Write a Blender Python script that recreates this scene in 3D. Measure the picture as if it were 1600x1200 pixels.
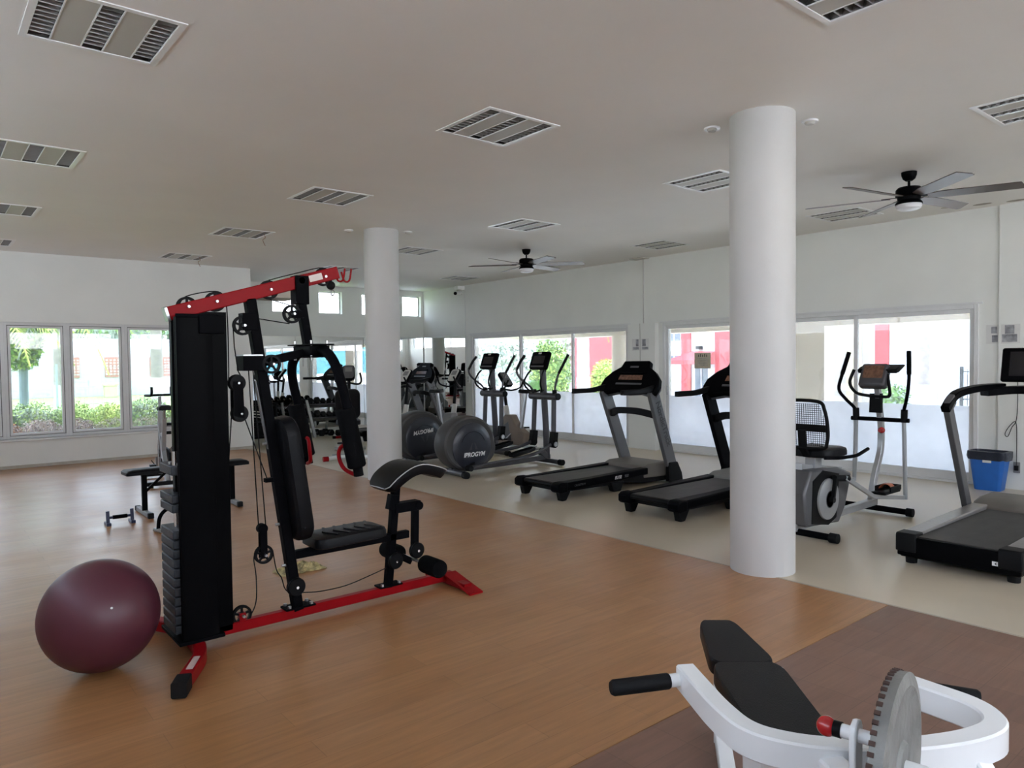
import bpy, math, random
from mathutils import Vector, Matrix, noise
random.seed(7)
for o in list(bpy.data.objects): bpy.data.objects.remove(o)
SC = bpy.context.scene
COL = SC.collection
PI = math.pi
# ------------------------------------------------------------------ camera
cd = bpy.data.cameras.new('camera'); cam = bpy.data.objects.new('camera', cd); COL.objects.link(cam)
cd.sensor_width = 36.0; cd.lens = 36.0 * 1130 / 1600; cd.clip_start = .05; cd.clip_end = 400
_s = -0.0117
_p1 = Vector((-935, 25, -1130)).normalized()
_q = Vector((1366, -(575 + _s * 2301 - 600), -1130))
_up = _q.cross(_p1).normalized()
if _up.y < 0: _up = -_up
_x = _p1.cross(_up)
R = Matrix((_x, _p1, _up))            # rows: world axes seen from the camera
cam.matrix_world = Matrix.Translation((0, 0, 1.6)) @ R.to_4x4()
SC.camera = cam
# ------------------------------------------------------------------ world, sun, exposure
w = bpy.data.worlds.new('World'); SC.world = w; w.use_nodes = True
nt = w.node_tree; nt.nodes.clear()
out = nt.nodes.new('ShaderNodeOutputWorld'); bg = nt.nodes.new('ShaderNodeBackground')
tc = nt.nodes.new('ShaderNodeTexCoord'); sp = nt.nodes.new('ShaderNodeSeparateXYZ'); rp = nt.nodes.new('ShaderNodeValToRGB')
nt.links.new(tc.outputs['Generated'], sp.inputs[0]); nt.links.new(sp.outputs['Z'], rp.inputs[0])
rp.color_ramp.elements[0].position = 0.0; rp.color_ramp.elements[0].color = (.93, .96, 1.0, 1)
rp.color_ramp.elements[1].position = 0.6; rp.color_ramp.elements[1].color = (0.62, 0.76, 1.0, 1)
nt.links.new(rp.outputs[0], bg.inputs[0]); bg.inputs[1].default_value = 2.5
nt.links.new(bg.outputs[0], out.inputs[0])
sd = bpy.data.lights.new('sun', 'SUN'); sd.energy = 3.5; sd.angle = math.radians(2); sd.color = (1, .985, .96)
sun = bpy.data.objects.new('sun', sd); COL.objects.link(sun)
sun.rotation_euler = Vector((-0.42, -0.05, -1)).to_track_quat('-Z', 'Y').to_euler()
SC.view_settings.view_transform = 'Standard'; SC.view_settings.look = 'None'
SC.view_settings.exposure = 3.3; SC.view_settings.gamma = 1; SC.view_settings.use_curve_mapping = False
cy = SC.cycles
cy.use_denoising = True; cy.denoiser = 'OPENIMAGEDENOISE'; cy.denoising_input_passes = 'RGB_ALBEDO_NORMAL'; cy.denoising_prefilter = 'ACCURATE'; cy.use_adaptive_sampling = False; cy.sample_clamp_direct = 12; cy.blur_glossy = 1.0; cy.max_bounces = 14; cy.diffuse_bounces = 7; cy.glossy_bounces = 6; cy.transmission_bounces = 8
cy.transparent_max_bounces = 24; cy.sample_clamp_indirect = 3; cy.caustics_reflective = False; cy.caustics_refractive = False
YB_ = -4.1
def portal(name, loc, sx, sy, direction):
    d = bpy.data.lights.new(name, 'AREA'); d.shape = 'RECTANGLE'; d.size = sx; d.size_y = sy; d.cycles.is_portal = True
    o = bpy.data.objects.new(name, d); COL.objects.link(o); o.location = loc
    o.rotation_euler = Vector(direction).to_track_quat('-Z', 'Z').to_euler()
portal('sky_portal', (10.32, 5.63, 1.1), 4.9, 2.3, (-1, 0, 0))
portal('sky_portal', (10.32, 11.28, 1.1), 5.0, 2.3, (-1, 0, 0))
portal('sky_portal', (1.5, 13.92, 1.38), 6.1, 1.9, (0, -1, 0))
portal('sky_portal', (-1.83, 4.8, 2.72), 17.0, .8, (1, 0, 0))
portal('sky_portal', (4.2, YB_ - .14, 2.55), 10.8, .7, (0, 1, 0))
portal('sky_portal', (8.1, 15.98, 3.0), 4.2, .6, (0, -1, 0))

# ------------------------------------------------------------------ mesh helpers
V = Vector
class MB:
    def __init__(s): s.v = []; s.f = []
    def add(s, vs, fs):
        n = len(s.v); s.v += [V(a) for a in vs]; s.f += [tuple(i + n for i in f) for f in fs]; return s
    def box(s, c, d, rot=None):
        hx, hy, hz = d[0] / 2, d[1] / 2, d[2] / 2
        vs = [V((x, y, z)) for x in (-hx, hx) for y in (-hy, hy) for z in (-hz, hz)]
        if rot is not None: vs = [rot @ a for a in vs]
        vs = [a + V(c) for a in vs]
        return s.add(vs, [(0, 1, 3, 2), (4, 6, 7, 5), (0, 4, 5, 1), (2, 3, 7, 6), (0, 2, 6, 4), (1, 5, 7, 3)])
    def bb(s, x0, x1, y0, y1, z0, z1): return s.box(((x0 + x1) / 2, (y0 + y1) / 2, (z0 + z1) / 2), (x1 - x0, y1 - y0, z1 - z0))
    def sweep(s, pts, prof, up=(0, 0, 1), closed=False, scales=None):
        pts = [V(p) for p in pts]; n = len(pts); m = len(prof); rings = []
        up = V(up); t0 = None; side = None
        for i in range(n):
            if closed: t = (pts[(i + 1) % n] - pts[i - 1])
            elif i == 0: t = pts[1] - pts[0]
            elif i == n - 1: t = pts[-1] - pts[-2]
            else: t = (pts[i + 1] - pts[i]).normalized() + (pts[i] - pts[i - 1]).normalized()
            t.normalize()
            if side is None:
                if abs(t.dot(up.normalized())) > .98: up = V((1, 0, 0)) if abs(t.x) < .9 else V((0, 1, 0))
                side = t.cross(up).normalized()
            else:
                side = (side - t * side.dot(t)).normalized()
            u = side.cross(t).normalized()
            k = 1.0
            if 0 < i < n - 1 and not closed:
                c = (pts[i + 1] - pts[i]).normalized().dot((pts[i] - pts[i - 1]).normalized())
                k = min(1.35, 1 / math.sqrt(max(.3, (1 + c) / 2)))
            sc = scales[i] if scales else 1
            rings.append([pts[i] + side * a * sc * k + u * b * sc for a, b in prof])
        vs = [p for r in rings for p in r]; fs = []
        for i in range(n if closed else n - 1):
            j = (i + 1) % n
            for k in range(m): fs.append((i * m + k, i * m + (k + 1) % m, j * m + (k + 1) % m, j * m + k))
        if not closed: fs.append(tuple(range(m - 1, -1, -1))); fs.append(tuple((n - 1) * m + k for k in range(m)))
        return s.add(vs, fs)
    def tube(s, pts, r, n=12, scales=None, closed=False):
        return s.sweep(pts, [(r * math.cos(2 * PI * i / n), r * math.sin(2 * PI * i / n)) for i in range(n)], scales=scales, closed=closed)
    def bar(s, pts, w, h, up=(0, 0, 1), closed=False):
        a, b = w / 2, h / 2; c = min(a, b) * .18
        return s.sweep(pts, [(-a + c, -b), (a - c, -b), (a, -b + c), (a, b - c), (a - c, b), (-a + c, b), (-a, b - c), (-a, -b + c)], up=up, closed=closed)
    def lathe(s, prof, c=(0, 0, 0), axis='z', n=24, sc=(1, 1, 1)):
        vs = []; fs = []; m = len(prof)
        for i in range(n):
            a = 2 * PI * i / n
            for r, z in prof:
                x, y = r * math.cos(a), r * math.sin(a)
                p = {'z': (x, y, z), 'y': (x, z, -y), 'x': (z, x, y)}[axis]
                vs.append((p[0] * sc[0] + c[0], p[1] * sc[1] + c[1], p[2] * sc[2] + c[2]))
        for i in range(n):
            j = (i + 1) % n
            for k in range(m - 1): fs.append((i * m + k, j * m + k, j * m + k + 1, i * m + k + 1))
        if prof[0][0] > 1e-5: fs.append(tuple(i * m for i in range(n))[::-1])
        if prof[-1][0] > 1e-5: fs.append(tuple(i * m + m - 1 for i in range(n)))
        return s.add(vs, fs)
    def rod(s, p, q, r, r2=None, n=16):
        return s.tube([p, q], r, n, scales=[1, (r2 if r2 is not None else r) / r])
    def ball(s, c, r, n=24, m=14, sc=(1, 1, 1)):
        prof = [(r * math.sin(PI * i / m), -r * math.cos(PI * i / m)) for i in range(m + 1)]
        prof[0] = (1e-6, -r); prof[-1] = (1e-6, r)
        return s.lathe(prof, c, 'z', n, sc)
    def prism(s, poly, a, b, plane='xz', M4=None):
        m = len(poly)
        def P(u, w_, t): return {'xz': (u, t, w_), 'yz': (t, u, w_), 'xy': (u, w_, t)}[plane]
        vs = [V(P(u, w_, a)) for u, w_ in poly] + [V(P(u, w_, b)) for u, w_ in poly]
        if M4 is not None: vs = [M4 @ x for x in vs]
        fs = [tuple(range(m)), tuple(range(2 * m - 1, m - 1, -1))] + [(i, i + m, (i + 1) % m + m, (i + 1) % m) for i in range(m)]
        return s.add(vs, fs)
    def loft(s, rings):
        m = len(rings[0]); n = len(rings); vs = [p for r in rings for p in r]
        fs = [(i * m + k, i * m + (k + 1) % m, (i + 1) * m + (k + 1) % m, (i + 1) * m + k) for i in range(n - 1) for k in range(m)]
        fs += [tuple(range(m - 1, -1, -1)), tuple((n - 1) * m + k for k in range(m))]
        return s.add(vs, fs)
def fil(pts, rad, n=5):
    pts = [V(p) for p in pts]; o = [pts[0]]
    for i in range(1, len(pts) - 1):
        a, b, c = pts[i - 1], pts[i], pts[i + 1]
        ra = min(rad, (a - b).length * .49); rc = min(rad, (c - b).length * .49)
        p = b + (a - b).normalized() * ra; q = b + (c - b).normalized() * rc
        for k in range(n + 1):
            t = k / n; o.append(p * (1 - t) ** 2 + b * 2 * t * (1 - t) + q * t * t)
    o.append(pts[-1]); return o
def smoothpath(pts, sub=6):
    pts = [V(p) for p in pts]; P = [pts[0]] + pts + [pts[-1]]; o = []
    for i in range(1, len(P) - 2):
        for k in range(sub):
            t = k / sub; a, b, c, d = P[i - 1], P[i], P[i + 1], P[i + 2]
            o.append(.5 * ((2 * b) + (c - a) * t + (2 * a - 5 * b + 4 * c - d) * t * t + (3 * b - a - 3 * c + d) * t ** 3))
    o.append(pts[-1]); return o
def rrect(w_, h, r, n=4, cx=0, cy_=0):
    o = []
    for sx, sy, a0 in ((1, 1, 0), (-1, 1, PI / 2), (-1, -1, PI), (1, -1, 1.5 * PI)):
        for k in range(n + 1):
            a = a0 + PI / 2 * k / n; o.append((cx + sx * (w_ / 2 - r) + r * math.cos(a), cy_ + sy * (h / 2 - r) + r * math.sin(a)))
    return o
def RY(d): return Matrix.Rotation(math.radians(d), 3, 'Y')
def RX(d): return Matrix.Rotation(math.radians(d), 3, 'X')
def RZ(d): return Matrix.Rotation(math.radians(d), 3, 'Z')

WORLD = {}
def root_of(o):
    while o.parent: o = o.parent
    return o
def link_mesh(name, mb, mat, parent=None, bev=0, label=None, sharp=35, segs=2, raw=False):
    off = V((0, 0, 0))
    if parent is not None and not raw:
        r = root_of(parent)
        if r.name in WORLD: off = WORLD[r.name]
    me = bpy.data.meshes.new(name); me.from_pydata([tuple(a - off) for a in mb.v], [], mb.f); me.update()
    import bmesh
    b = bmesh.new(); b.from_mesh(me); bmesh.ops.recalc_face_normals(b, faces=b.faces); b.to_mesh(me); b.free()
    me.shade_smooth(); me.set_sharp_from_angle(angle=math.radians(sharp))
    for mm in (mat if isinstance(mat, (list, tuple)) else [mat]): me.materials.append(mm)
    o = bpy.data.objects.new(name, me); COL.objects.link(o)
    if parent is not None: o.parent = parent
    if label: o['label'] = label
    if bev:
        md = o.modifiers.new('bevel', 'BEVEL'); md.width = bev; md.segments = segs; md.limit_method = 'ANGLE'; md.angle_limit = math.radians(40)
        md.harden_normals = False
    return o
part = link_mesh
def thing(name, label, cat, loc=(0, 0, 0), rotz=0, group=None, world=False):
    o = bpy.data.objects.new(name, None); COL.objects.link(o); o.empty_display_size = .1
    o.location = loc; o.rotation_euler = (0, 0, rotz); o['label'] = label; o['category'] = cat
    if group: o['group'] = group
    if world: WORLD[o.name] = V(loc)
    return o
def tag(o, label, cat, group=None, kind=None):
    if label: o['label'] = label
    if cat: o['category'] = cat
    if group: o['group'] = group
    if kind: o['kind'] = kind
    return o
def struct(name, mb, mat, parent=None, bev=0, sharp=35):
    o = link_mesh(name, mb, mat, parent, bev, sharp=sharp)
    if parent is None: o['kind'] = 'structure'
    return o
def sempty(name, loc=(0, 0, 0)):
    o = bpy.data.objects.new(name, None); COL.objects.link(o); o.location = loc; o['kind'] = 'structure'; return o
KIDS = {}
def dup(root, loc, rotz=0, label=None, group=None):
    r = root.copy(); COL.objects.link(r); r.location = loc; r.rotation_euler = (0, 0, rotz)
    if label: r['label'] = label
    if group: r['group'] = group
    for ch in list(root.children):
        c = ch.copy(); COL.objects.link(c); c.parent = r
        for g in ch.children:
            d = g.copy(); COL.objects.link(d); d.parent = c
    return r
def text(s, size, loc, xdir, ydir, mat, parent, name='lettering', shear=0, bold=0, spacing=1, align='CENTER'):
    cu = bpy.data.curves.new(name, 'FONT'); cu.body = s; cu.size = size; cu.extrude = .0006; cu.align_x = align; cu.align_y = 'CENTER'
    cu.shear = shear; cu.offset = bold; cu.space_character = spacing
    cu.materials.append(mat)
    o = bpy.data.objects.new(name, cu); COL.objects.link(o); off = V((0, 0, 0))
    if parent is not None:
        o.parent = parent; r = root_of(parent)
        if r.name in WORLD: off = WORLD[r.name]
    x = V(xdir).normalized(); y = V(ydir); y = (y - x * y.dot(x)).normalized(); z = x.cross(y)
    m = Matrix((x, y, z)).transposed().to_4x4(); m.translation = V(loc) - off
    me = bpy.data.meshes.new_from_object(o); me.name = name; nm = o.name; bpy.data.objects.remove(o)
    if not me.materials: me.materials.append(mat)
    o = bpy.data.objects.new(nm, me); COL.objects.link(o); o.parent = parent
    o.matrix_local = m
    return o

# ------------------------------------------------------------------ materials
def mat(name, col, rough=.5, metal=0, nz=0, scale=8, bump=0, bscale=60, coat=0, spec=.5, emit=None, rvar=0, stretch=None):
    m = bpy.data.materials.new(name); m.use_nodes = True; n = m.node_tree; b = n.nodes['Principled BSDF']
    b.inputs['Base Color'].default_value = (*col, 1); b.inputs['Roughness'].default_value = rough; b.inputs['Metallic'].default_value = metal
    b.inputs['Coat Weight'].default_value = coat; b.inputs['Specular IOR Level'].default_value = spec
    if emit: b.inputs['Emission Color'].default_value = (*emit[0], 1); b.inputs['Emission Strength'].default_value = emit[1]
    t = n.nodes.new('ShaderNodeTexCoord'); mp = n.nodes.new('ShaderNodeMapping'); n.links.new(t.outputs['Object'], mp.inputs[0])
    if stretch: mp.inputs['Scale'].default_value = stretch
    if nz or rvar:
        x = n.nodes.new('ShaderNodeTexNoise'); x.inputs['Scale'].default_value = scale; x.inputs['Detail'].default_value = 5; n.links.new(mp.outputs[0], x.inputs['Vector'])
        if nz:
            r = n.nodes.new('ShaderNodeValToRGB'); r.color_ramp.elements[0].position = .3; r.color_ramp.elements[1].position = .7
            r.color_ramp.elements[0].color = (*[max(0, c * (1 - nz)) for c in col], 1); r.color_ramp.elements[1].color = (*[min(1, c * (1 + nz)) for c in col], 1)
            n.links.new(x.outputs[0], r.inputs[0]); n.links.new(r.outputs[0], b.inputs['Base Color'])
        if rvar:
            q = n.nodes.new('ShaderNodeMapRange'); q.inputs[3].default_value = max(0, rough - rvar); q.inputs[4].default_value = rough + rvar
            q.inputs[1].default_value = .3; q.inputs[2].default_value = .7
            n.links.new(x.outputs[0], q.inputs[0]); n.links.new(q.outputs[0], b.inputs['Roughness'])
    if bump:
        y = n.nodes.new('ShaderNodeTexNoise'); y.inputs['Scale'].default_value = bscale; y.inputs['Detail'].default_value = 3; n.links.new(t.outputs['Object'], y.inputs['Vector'])
        u = n.nodes.new('ShaderNodeBump'); u.inputs['Strength'].default_value = bump; u.inputs['Distance'].default_value = .01
        n.links.new(y.outputs[0], u.inputs['Height']); n.links.new(u.outputs[0], b.inputs['Normal'])
    return m
WALL = mat('white_plaster', (.77, .775, .745), .75, nz=.03, scale=1.5, bump=.12, bscale=25)
CEIL = mat('ceiling_plaster', (.87, .85, .82), .7, nz=.03, scale=.8, bump=.1, bscale=18)
COLM = mat('column_paint', (.56, .55, .535), .55, nz=.03, scale=2, bump=.1, bscale=30)
ALU = mat('white_aluminium', (.68, .68, .68), .4, nz=.02)
BLK = mat('black_powder_coat', (.004, .004, .005), .5, spec=.02, nz=.15, scale=20, bump=.05, bscale=200)
BLKM = mat('black_matt_plastic', (.005, .005, .0055), .5, spec=.12, nz=.1, scale=12)
BLKG = mat('black_gloss_plastic', (.003, .003, .0035), .35, spec=.025, nz=.1, scale=12)
RUB = mat('black_rubber', (.008, .008, .0085), .65, spec=.15, nz=.2, scale=15, bump=.1, bscale=150)
VINYL = mat('black_vinyl', (.005, .005, .006), .42, spec=.14, nz=.1, scale=20, bump=.15, bscale=240)
FOAM = mat('black_foam', (.003, .003, .0035), .85, spec=.08, nz=.15, scale=40, bump=.3, bscale=300)
RED = mat('red_powder_coat', (.26, .003, .006), .42, spec=.12, nz=.08, scale=10)
PIPE = mat('grey_piping', (.4, .4, .4), .5, nz=.05)
CHR = mat('chrome', (.75, .75, .76), .18, 1, nz=.03)
STL = mat('brushed_steel', (.42, .42, .43), .35, 1, nz=.08, scale=20)
SILV = mat('silver_paint', (.40, .41, .42), .35, .5, nz=.05)
DGREY = mat('dark_grey_paint', (.10, .10, .105), .4, .2, nz=.08)
UPR = mat('upright_grey_paint', (.12, .12, .125), .45, .2, nz=.06)
GUN = mat('gunmetal_paint', (.07, .068, .075), .38, .3, nz=.1)
MGREY = mat('mid_grey_plastic', (.20, .195, .19), .5, nz=.06)
TAUPE = mat('taupe_plastic', (.13, .115, .10), .5, nz=.06)
BELT = mat('running_belt', (.028, .025, .024), .6, nz=.35, scale=5, bump=.1, bscale=250, stretch=(1, 2.5, 1))
WTXT = mat('white_print', (.8, .8, .8), .5, nz=.02)
DTXT = mat('dark_print', (.03, .03, .03), .5, nz=.02)
SCR = mat('dark_screen', (.012, .010, .012), .12, nz=.1)
BRN = mat('brown_display', (.16, .08, .05), .25, nz=.4, scale=30)
ORNG = mat('orange_plastic', (.45, .12, .05), .45, nz=.08)
WMET = mat('white_enamel', (.80, .80, .79), .28, nz=.02, coat=.3)
PLATE = mat('worn_grey_iron', (.20, .195, .18), .55, .25, nz=.35, scale=9, bump=.25, bscale=60)
NOTCH = mat('dark_rust', (.05, .025, .018), .8, nz=.3)
REDG = mat('red_knob', (.40, .008, .012), .2, nz=.05, coat=.4)
BALL = mat('maroon_ball_vinyl', (.085, .018, .03), .42, nz=.06, scale=4, bump=.05, bscale=120)
BLUE = mat('blue_plastic', (.015, .13, .48), .42, nz=.06)
BAG = mat('black_bin_liner', (.012, .015, .03), .3, nz=.2, bump=.6, bscale=40)
PAPER = mat('paper_sheet', (.68, .67, .65), .6, nz=.05)
DPIC = mat('grey_photo_print', (.30, .30, .32), .5, nz=.5, scale=14)
IRON = mat('weight_plate_iron', (.025, .028, .034), .5, .3, nz=.2, scale=12, bump=.2, bscale=90)
LGLS = mat('opal_glass', (.75, .75, .78), .3, nz=.02)
BLADE = mat('fan_blade_brown', (.07, .05, .04), .38, nz=.15, scale=6)
BLADEW = mat('fan_blade_grey', (.28, .26, .27), .4, nz=.08, scale=6)
REFL = mat('louver_aluminium', (.5, .5, .5), .2, .9, nz=.03)
LOUV = mat('louver_blade', (.30, .29, .28), .5, .6, nz=.03)
LPAN = mat('fixture_panel', (.52, .50, .46), .5, nz=.04, scale=3)
LWHT = mat('fixture_frame_white', (.85, .85, .85), .3, nz=.02)
TUBEL = mat('fluorescent_tube_off', (.7, .7, .7), .3, nz=.02)

def woodfloor(name, cols, pw, pl, rough, square=False):
    m = bpy.data.materials.new(name); m.use_nodes = True; n = m.node_tree; b = n.nodes['Principled BSDF']
    t = n.nodes.new('ShaderNodeTexCoord'); br = n.nodes.new('ShaderNodeTexBrick')
    br.offset = .0 if square else .37; br.inputs['Scale'].default_value = 1
    br.inputs['Brick Width'].default_value = pl; br.inputs['Row Height'].default_value = pw; br.inputs['Mortar Size'].default_value = .0016
    br.inputs['Mortar Smooth'].default_value = .3; br.inputs['Bias'].default_value = -.1
    br.inputs['Color1'].default_value = (*cols[0], 1); br.inputs['Color2'].default_value = (*cols[1], 1); br.inputs['Mortar'].default_value = (*[c * .72 for c in cols[0]], 1)
    n.links.new(t.outputs['Object'], br.inputs['Vector'])
    mp = n.nodes.new('ShaderNodeMapping'); mp.inputs['Scale'].default_value = (1.2, 14, 1); n.links.new(t.outputs['Object'], mp.inputs[0])
    x = n.nodes.new('ShaderNodeTexNoise'); x.inputs['Scale'].default_value = 2.2; x.inputs['Detail'].default_value = 8; x.inputs['Roughness'].default_value = .65; n.links.new(mp.outputs[0], x.inputs['Vector'])
    r = n.nodes.new('ShaderNodeMapRange'); r.inputs[1].default_value = .3; r.inputs[2].default_value = .7; r.inputs[3].default_value = .84; r.inputs[4].default_value = 1.16; n.links.new(x.outputs[0], r.inputs[0])
    mx = n.nodes.new('ShaderNodeMix'); mx.data_type = 'RGBA'; mx.blend_type = 'MULTIPLY'; mx.inputs[0].default_value = 1
    cb = n.nodes.new('ShaderNodeCombineColor')
    for i in range(3): n.links.new(r.outputs[0], cb.inputs[i])
    n.links.new(br.outputs[0], mx.inputs[6]); n.links.new(cb.outputs[0], mx.inputs[7]); n.links.new(mx.outputs[2], b.inputs['Base Color'])
    g = n.nodes.new('ShaderNodeTexNoise'); g.inputs['Scale'].default_value = 1.6; g.inputs['Detail'].default_value = 6; n.links.new(t.outputs['Object'], g.inputs['Vector'])
    q = n.nodes.new('ShaderNodeMapRange'); q.inputs[1].default_value = .3; q.inputs[2].default_value = .7; q.inputs[3].default_value = rough - .02; q.inputs[4].default_value = rough + .09; n.links.new(g.outputs[0], q.inputs[0]); n.links.new(q.outputs[0], b.inputs['Roughness'])
    b.inputs['Specular IOR Level'].default_value = .75
    u = n.nodes.new('ShaderNodeBump'); u.inputs['Strength'].default_value = .12; u.inputs['Distance'].default_value = .004; n.links.new(x.outputs[0], u.inputs['Height'])
    g2 = n.nodes.new('ShaderNodeTexNoise'); g2.inputs['Scale'].default_value = 3.5; n.links.new(t.outputs['Object'], g2.inputs['Vector'])
    u2 = n.nodes.new('ShaderNodeBump'); u2.inputs['Strength'].default_value = .25; u2.inputs['Distance'].default_value = .02; u2.inputs['Strength'].default_value = .06; n.links.new(g2.outputs[0], u2.inputs['Height']); n.links.new(u.outputs[0], u2.inputs['Normal']); n.links.new(u2.outputs[0], b.inputs['Normal'])
    return m
OAK = woodfloor('oak_vinyl', ((.335, .155, .058), (.38, .185, .075)), .16, 1.25, .315)
DARKW = woodfloor('dark_parquet_vinyl', ((.17, .085, .055), (.21, .108, .07)), .305, .305, .42, True)
CEM = mat('polished_beige_cement', (.52, .44, .33), .33, nz=.06, scale=1.3, rvar=.03, spec=.8)

def glass(name, haze, hazecol, tint=(1, 1, 1)):  # translucent share: glare veil put into the clear panes, frosting on the film
    m = bpy.data.materials.new(name); m.use_nodes = True; n = m.node_tree; n.nodes.clear()
    o = n.nodes.new('ShaderNodeOutputMaterial'); tr = n.nodes.new('ShaderNodeBsdfTransparent'); tr.inputs[0].default_value = (*tint, 1)
    gl = n.nodes.new('ShaderNodeBsdfGlossy'); gl.inputs['Roughness'].default_value = .02; lw = n.nodes.new('ShaderNodeFresnel'); ge = n.nodes.new('ShaderNodeNewGeometry'); mr = n.nodes.new('ShaderNodeMapRange'); mr.inputs[3].default_value = 1.45; mr.inputs[4].default_value = 1 / 1.45; n.links.new(ge.outputs['Backfacing'], mr.inputs[0]); n.links.new(mr.outputs[0], lw.inputs[0])
    tl = n.nodes.new('ShaderNodeBsdfTranslucent'); tl.inputs[0].default_value = (*hazecol, 1)
    t = n.nodes.new('ShaderNodeTexCoord'); x = n.nodes.new('ShaderNodeTexNoise'); x.inputs['Scale'].default_value = 3; n.links.new(t.outputs['Object'], x.inputs['Vector'])
    r = n.nodes.new('ShaderNodeMapRange'); r.inputs[3].default_value = haze * .8; r.inputs[4].default_value = min(1, haze * 1.2); n.links.new(x.outputs[0], r.inputs[0])
    a = n.nodes.new('ShaderNodeMixShader'); c = n.nodes.new('ShaderNodeMixShader')
    n.links.new(r.outputs[0], a.inputs[0]); n.links.new(tr.outputs[0], a.inputs[1]); n.links.new(tl.outputs[0], a.inputs[2])
    n.links.new(lw.outputs[0], c.inputs[0]); n.links.new(a.outputs[0], c.inputs[1]); n.links.new(gl.outputs[0], c.inputs[2])
    n.links.new(c.outputs[0], o.inputs[0]); return m
TINT = (.54, .555, .57)  # tint put into the panes to dim the overbright view outdoors
GLASSL = glass('tinted_garden_glass', .015, (.85, .88, .92), (.44, .455, .47))
GLASS = glass('tinted_window_glass', .02, (.85, .88, .92), TINT)
CLEAR = glass('clear_glass', .03, (.85, .88, .92))
FROST = glass('frosted_film', .86, (.65, .66, .69))
MIRR = mat('mirror_silver', (.80, .82, .81), .01, 1)

# ================================================================== ROOM
H = 3.40; XR = 10.1; YL = 13.7; YF = 15.75; XC = 4.95; XS = -1.6; YB = -4.1; WX = 4.80; DY = 2.02
struct('floor', MB().bb(WX, 10.4, YB - .2, 15.95, -.12, 0), CEM)
struct('floor_oak', MB().bb(XS - .2, WX - .004, DY + .003, 15.95, -.12, 0.0), OAK)
struct('floor_parquet', MB().bb(XS - .2, WX - .004, YB - .2, DY - .003, -.12, 0.0), DARKW)
struct('trim_1', MB().bb(WX - .006, WX + .012, YB, YF, -.01, .0022), mat('seam_strip', (.40, .34, .27), .5, nz=.05))
fx = [-2.3, .5, 3.2, 5.97, 8.8]; fy = [-1.45, 1.29, 4.08, 7.0, 9.74, 12.46]; FW = .66
# ceiling with recesses for the fittings
xs = sorted({XS - .2, 10.3} | {a for f in fx if f > XS for a in (f, f + FW)}); ys = sorted({YB - .2, 15.95} | {a for f in fy for a in (f, f + FW)})
cb = MB()
for i in range(len(xs) - 1):
    for j in range(len(ys) - 1):
        if any(abs(xs[i] - f) < 1e-6 for f in fx) and any(abs(ys[j] - f) < 1e-6 for f in fy): continue
        cb.bb(xs[i], xs[i + 1], ys[j], ys[j + 1], H, H + .14)
struct('ceiling', cb, CEIL)
struct('roof', MB().bb(XS - .9, 10.5, YB - .9, 16.3, H + .15, H + .35), CEIL)
T = .22
wr = MB()
D2a, D2b, D1a, D1b, DH = 3.20, 8.06, 8.82, 13.70, 2.24
wr.bb(XR, XR + T, YB, D2a, 0, H); wr.bb(XR, XR + T, D2b, D1a, 0, H); wr.bb(XR, XR + T, D1b, YF + T, 0, H)
wr.bb(XR, XR + T, D2a, D2b, DH, H); wr.bb(XR, XR + T, D1a, D1b, DH, H)
wr.bb(XR - .03, XR, YB, 2.98, 0, H)
struct('wall_right', wr, WALL)
struct('trim_2', MB().bb(XR - .10, XR, D2b + .10, D1a - .04, 0, 2.24), WALL)
# window wall (left)
WZ0, WZ1 = .46, 2.30; wxs = [4.48, 3.63, 2.79, 1.94, 1.09, .235, -.62, -1.47]
wl = MB(); wl.bb(XS - T, XC, YL, YL + T, 0, WZ0); wl.bb(XS - T, XC, YL, YL + T, WZ1, H); wl.bb(4.48, XC, YL, YL + T, WZ0, WZ1); wl.bb(XS - T, -1.47, YL, YL + T, WZ0, WZ1)
struct('wall_left', wl, WALL)
struct('wall_return', MB().bb(XC - T, XC, YL + T, YF + T, 0, H), WALL)
struct('trim_3', MB().bb(-1.55, 4.55, YL - .03, YL + .12, WZ0 - .035, WZ0), ALU, bev=.004)
# far wall with small windows
FW_ = [(6.16, 6.76), (7.26, 7.84), (8.36, 8.94), (9.48, 10.03)]; fz0, fz1 = 2.75, 3.27
wf = MB(); wf.bb(XC - T, XR + T, YF, YF + T, 0, fz0); wf.bb(XC - T, XR + T, YF, YF + T, fz1, H)
px = XC - T
for a, b in FW_: wf.bb(px, a, YF, YF + T, fz0, fz1); px = b
wf.bb(px, XR + T, YF, YF + T, fz0, fz1)
struct('wall_far', wf, WALL)
# side wall behind the camera with a high window strip (seen in the mirrors)
CZ0, CZ1 = 2.35, 3.08; wsd = MB(); wsd.bb(XS - T, XS, YB, YL, 0, CZ0); wsd.bb(XS - T, XS, YB, YL, CZ1, H)
cys = [-3.6, -1.8, .0, 1.8, 3.6, 5.4, 7.2, 9.0, 10.8, 12.6]
wsd.bb(XS - T, XS, YB, cys[0], CZ0, CZ1); wsd.bb(XS - T, XS, cys[-1], YL, CZ0, CZ1)
struct('wall_side', wsd, WALL)
wb = MB(); wb.bb(XS - T, XR + T, YB - T, YB, 2.9, H); wb.bb(XS - T, -1.2, YB - T, YB, 0, 2.9); wb.bb(9.6, XR + T, YB - T, YB, 0, 2.9); wb.bb(-1.2, 9.6, YB - T, YB, 0, 2.2)
struct('wall_back', wb, WALL)
bb_ = MB(); bb_.bb(XS, 4.95, YL - .012, YL, 0, .05); struct('baseboard_left', bb_, mat('skirting_line', (.45, .42, .36), .6, nz=.1))

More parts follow.
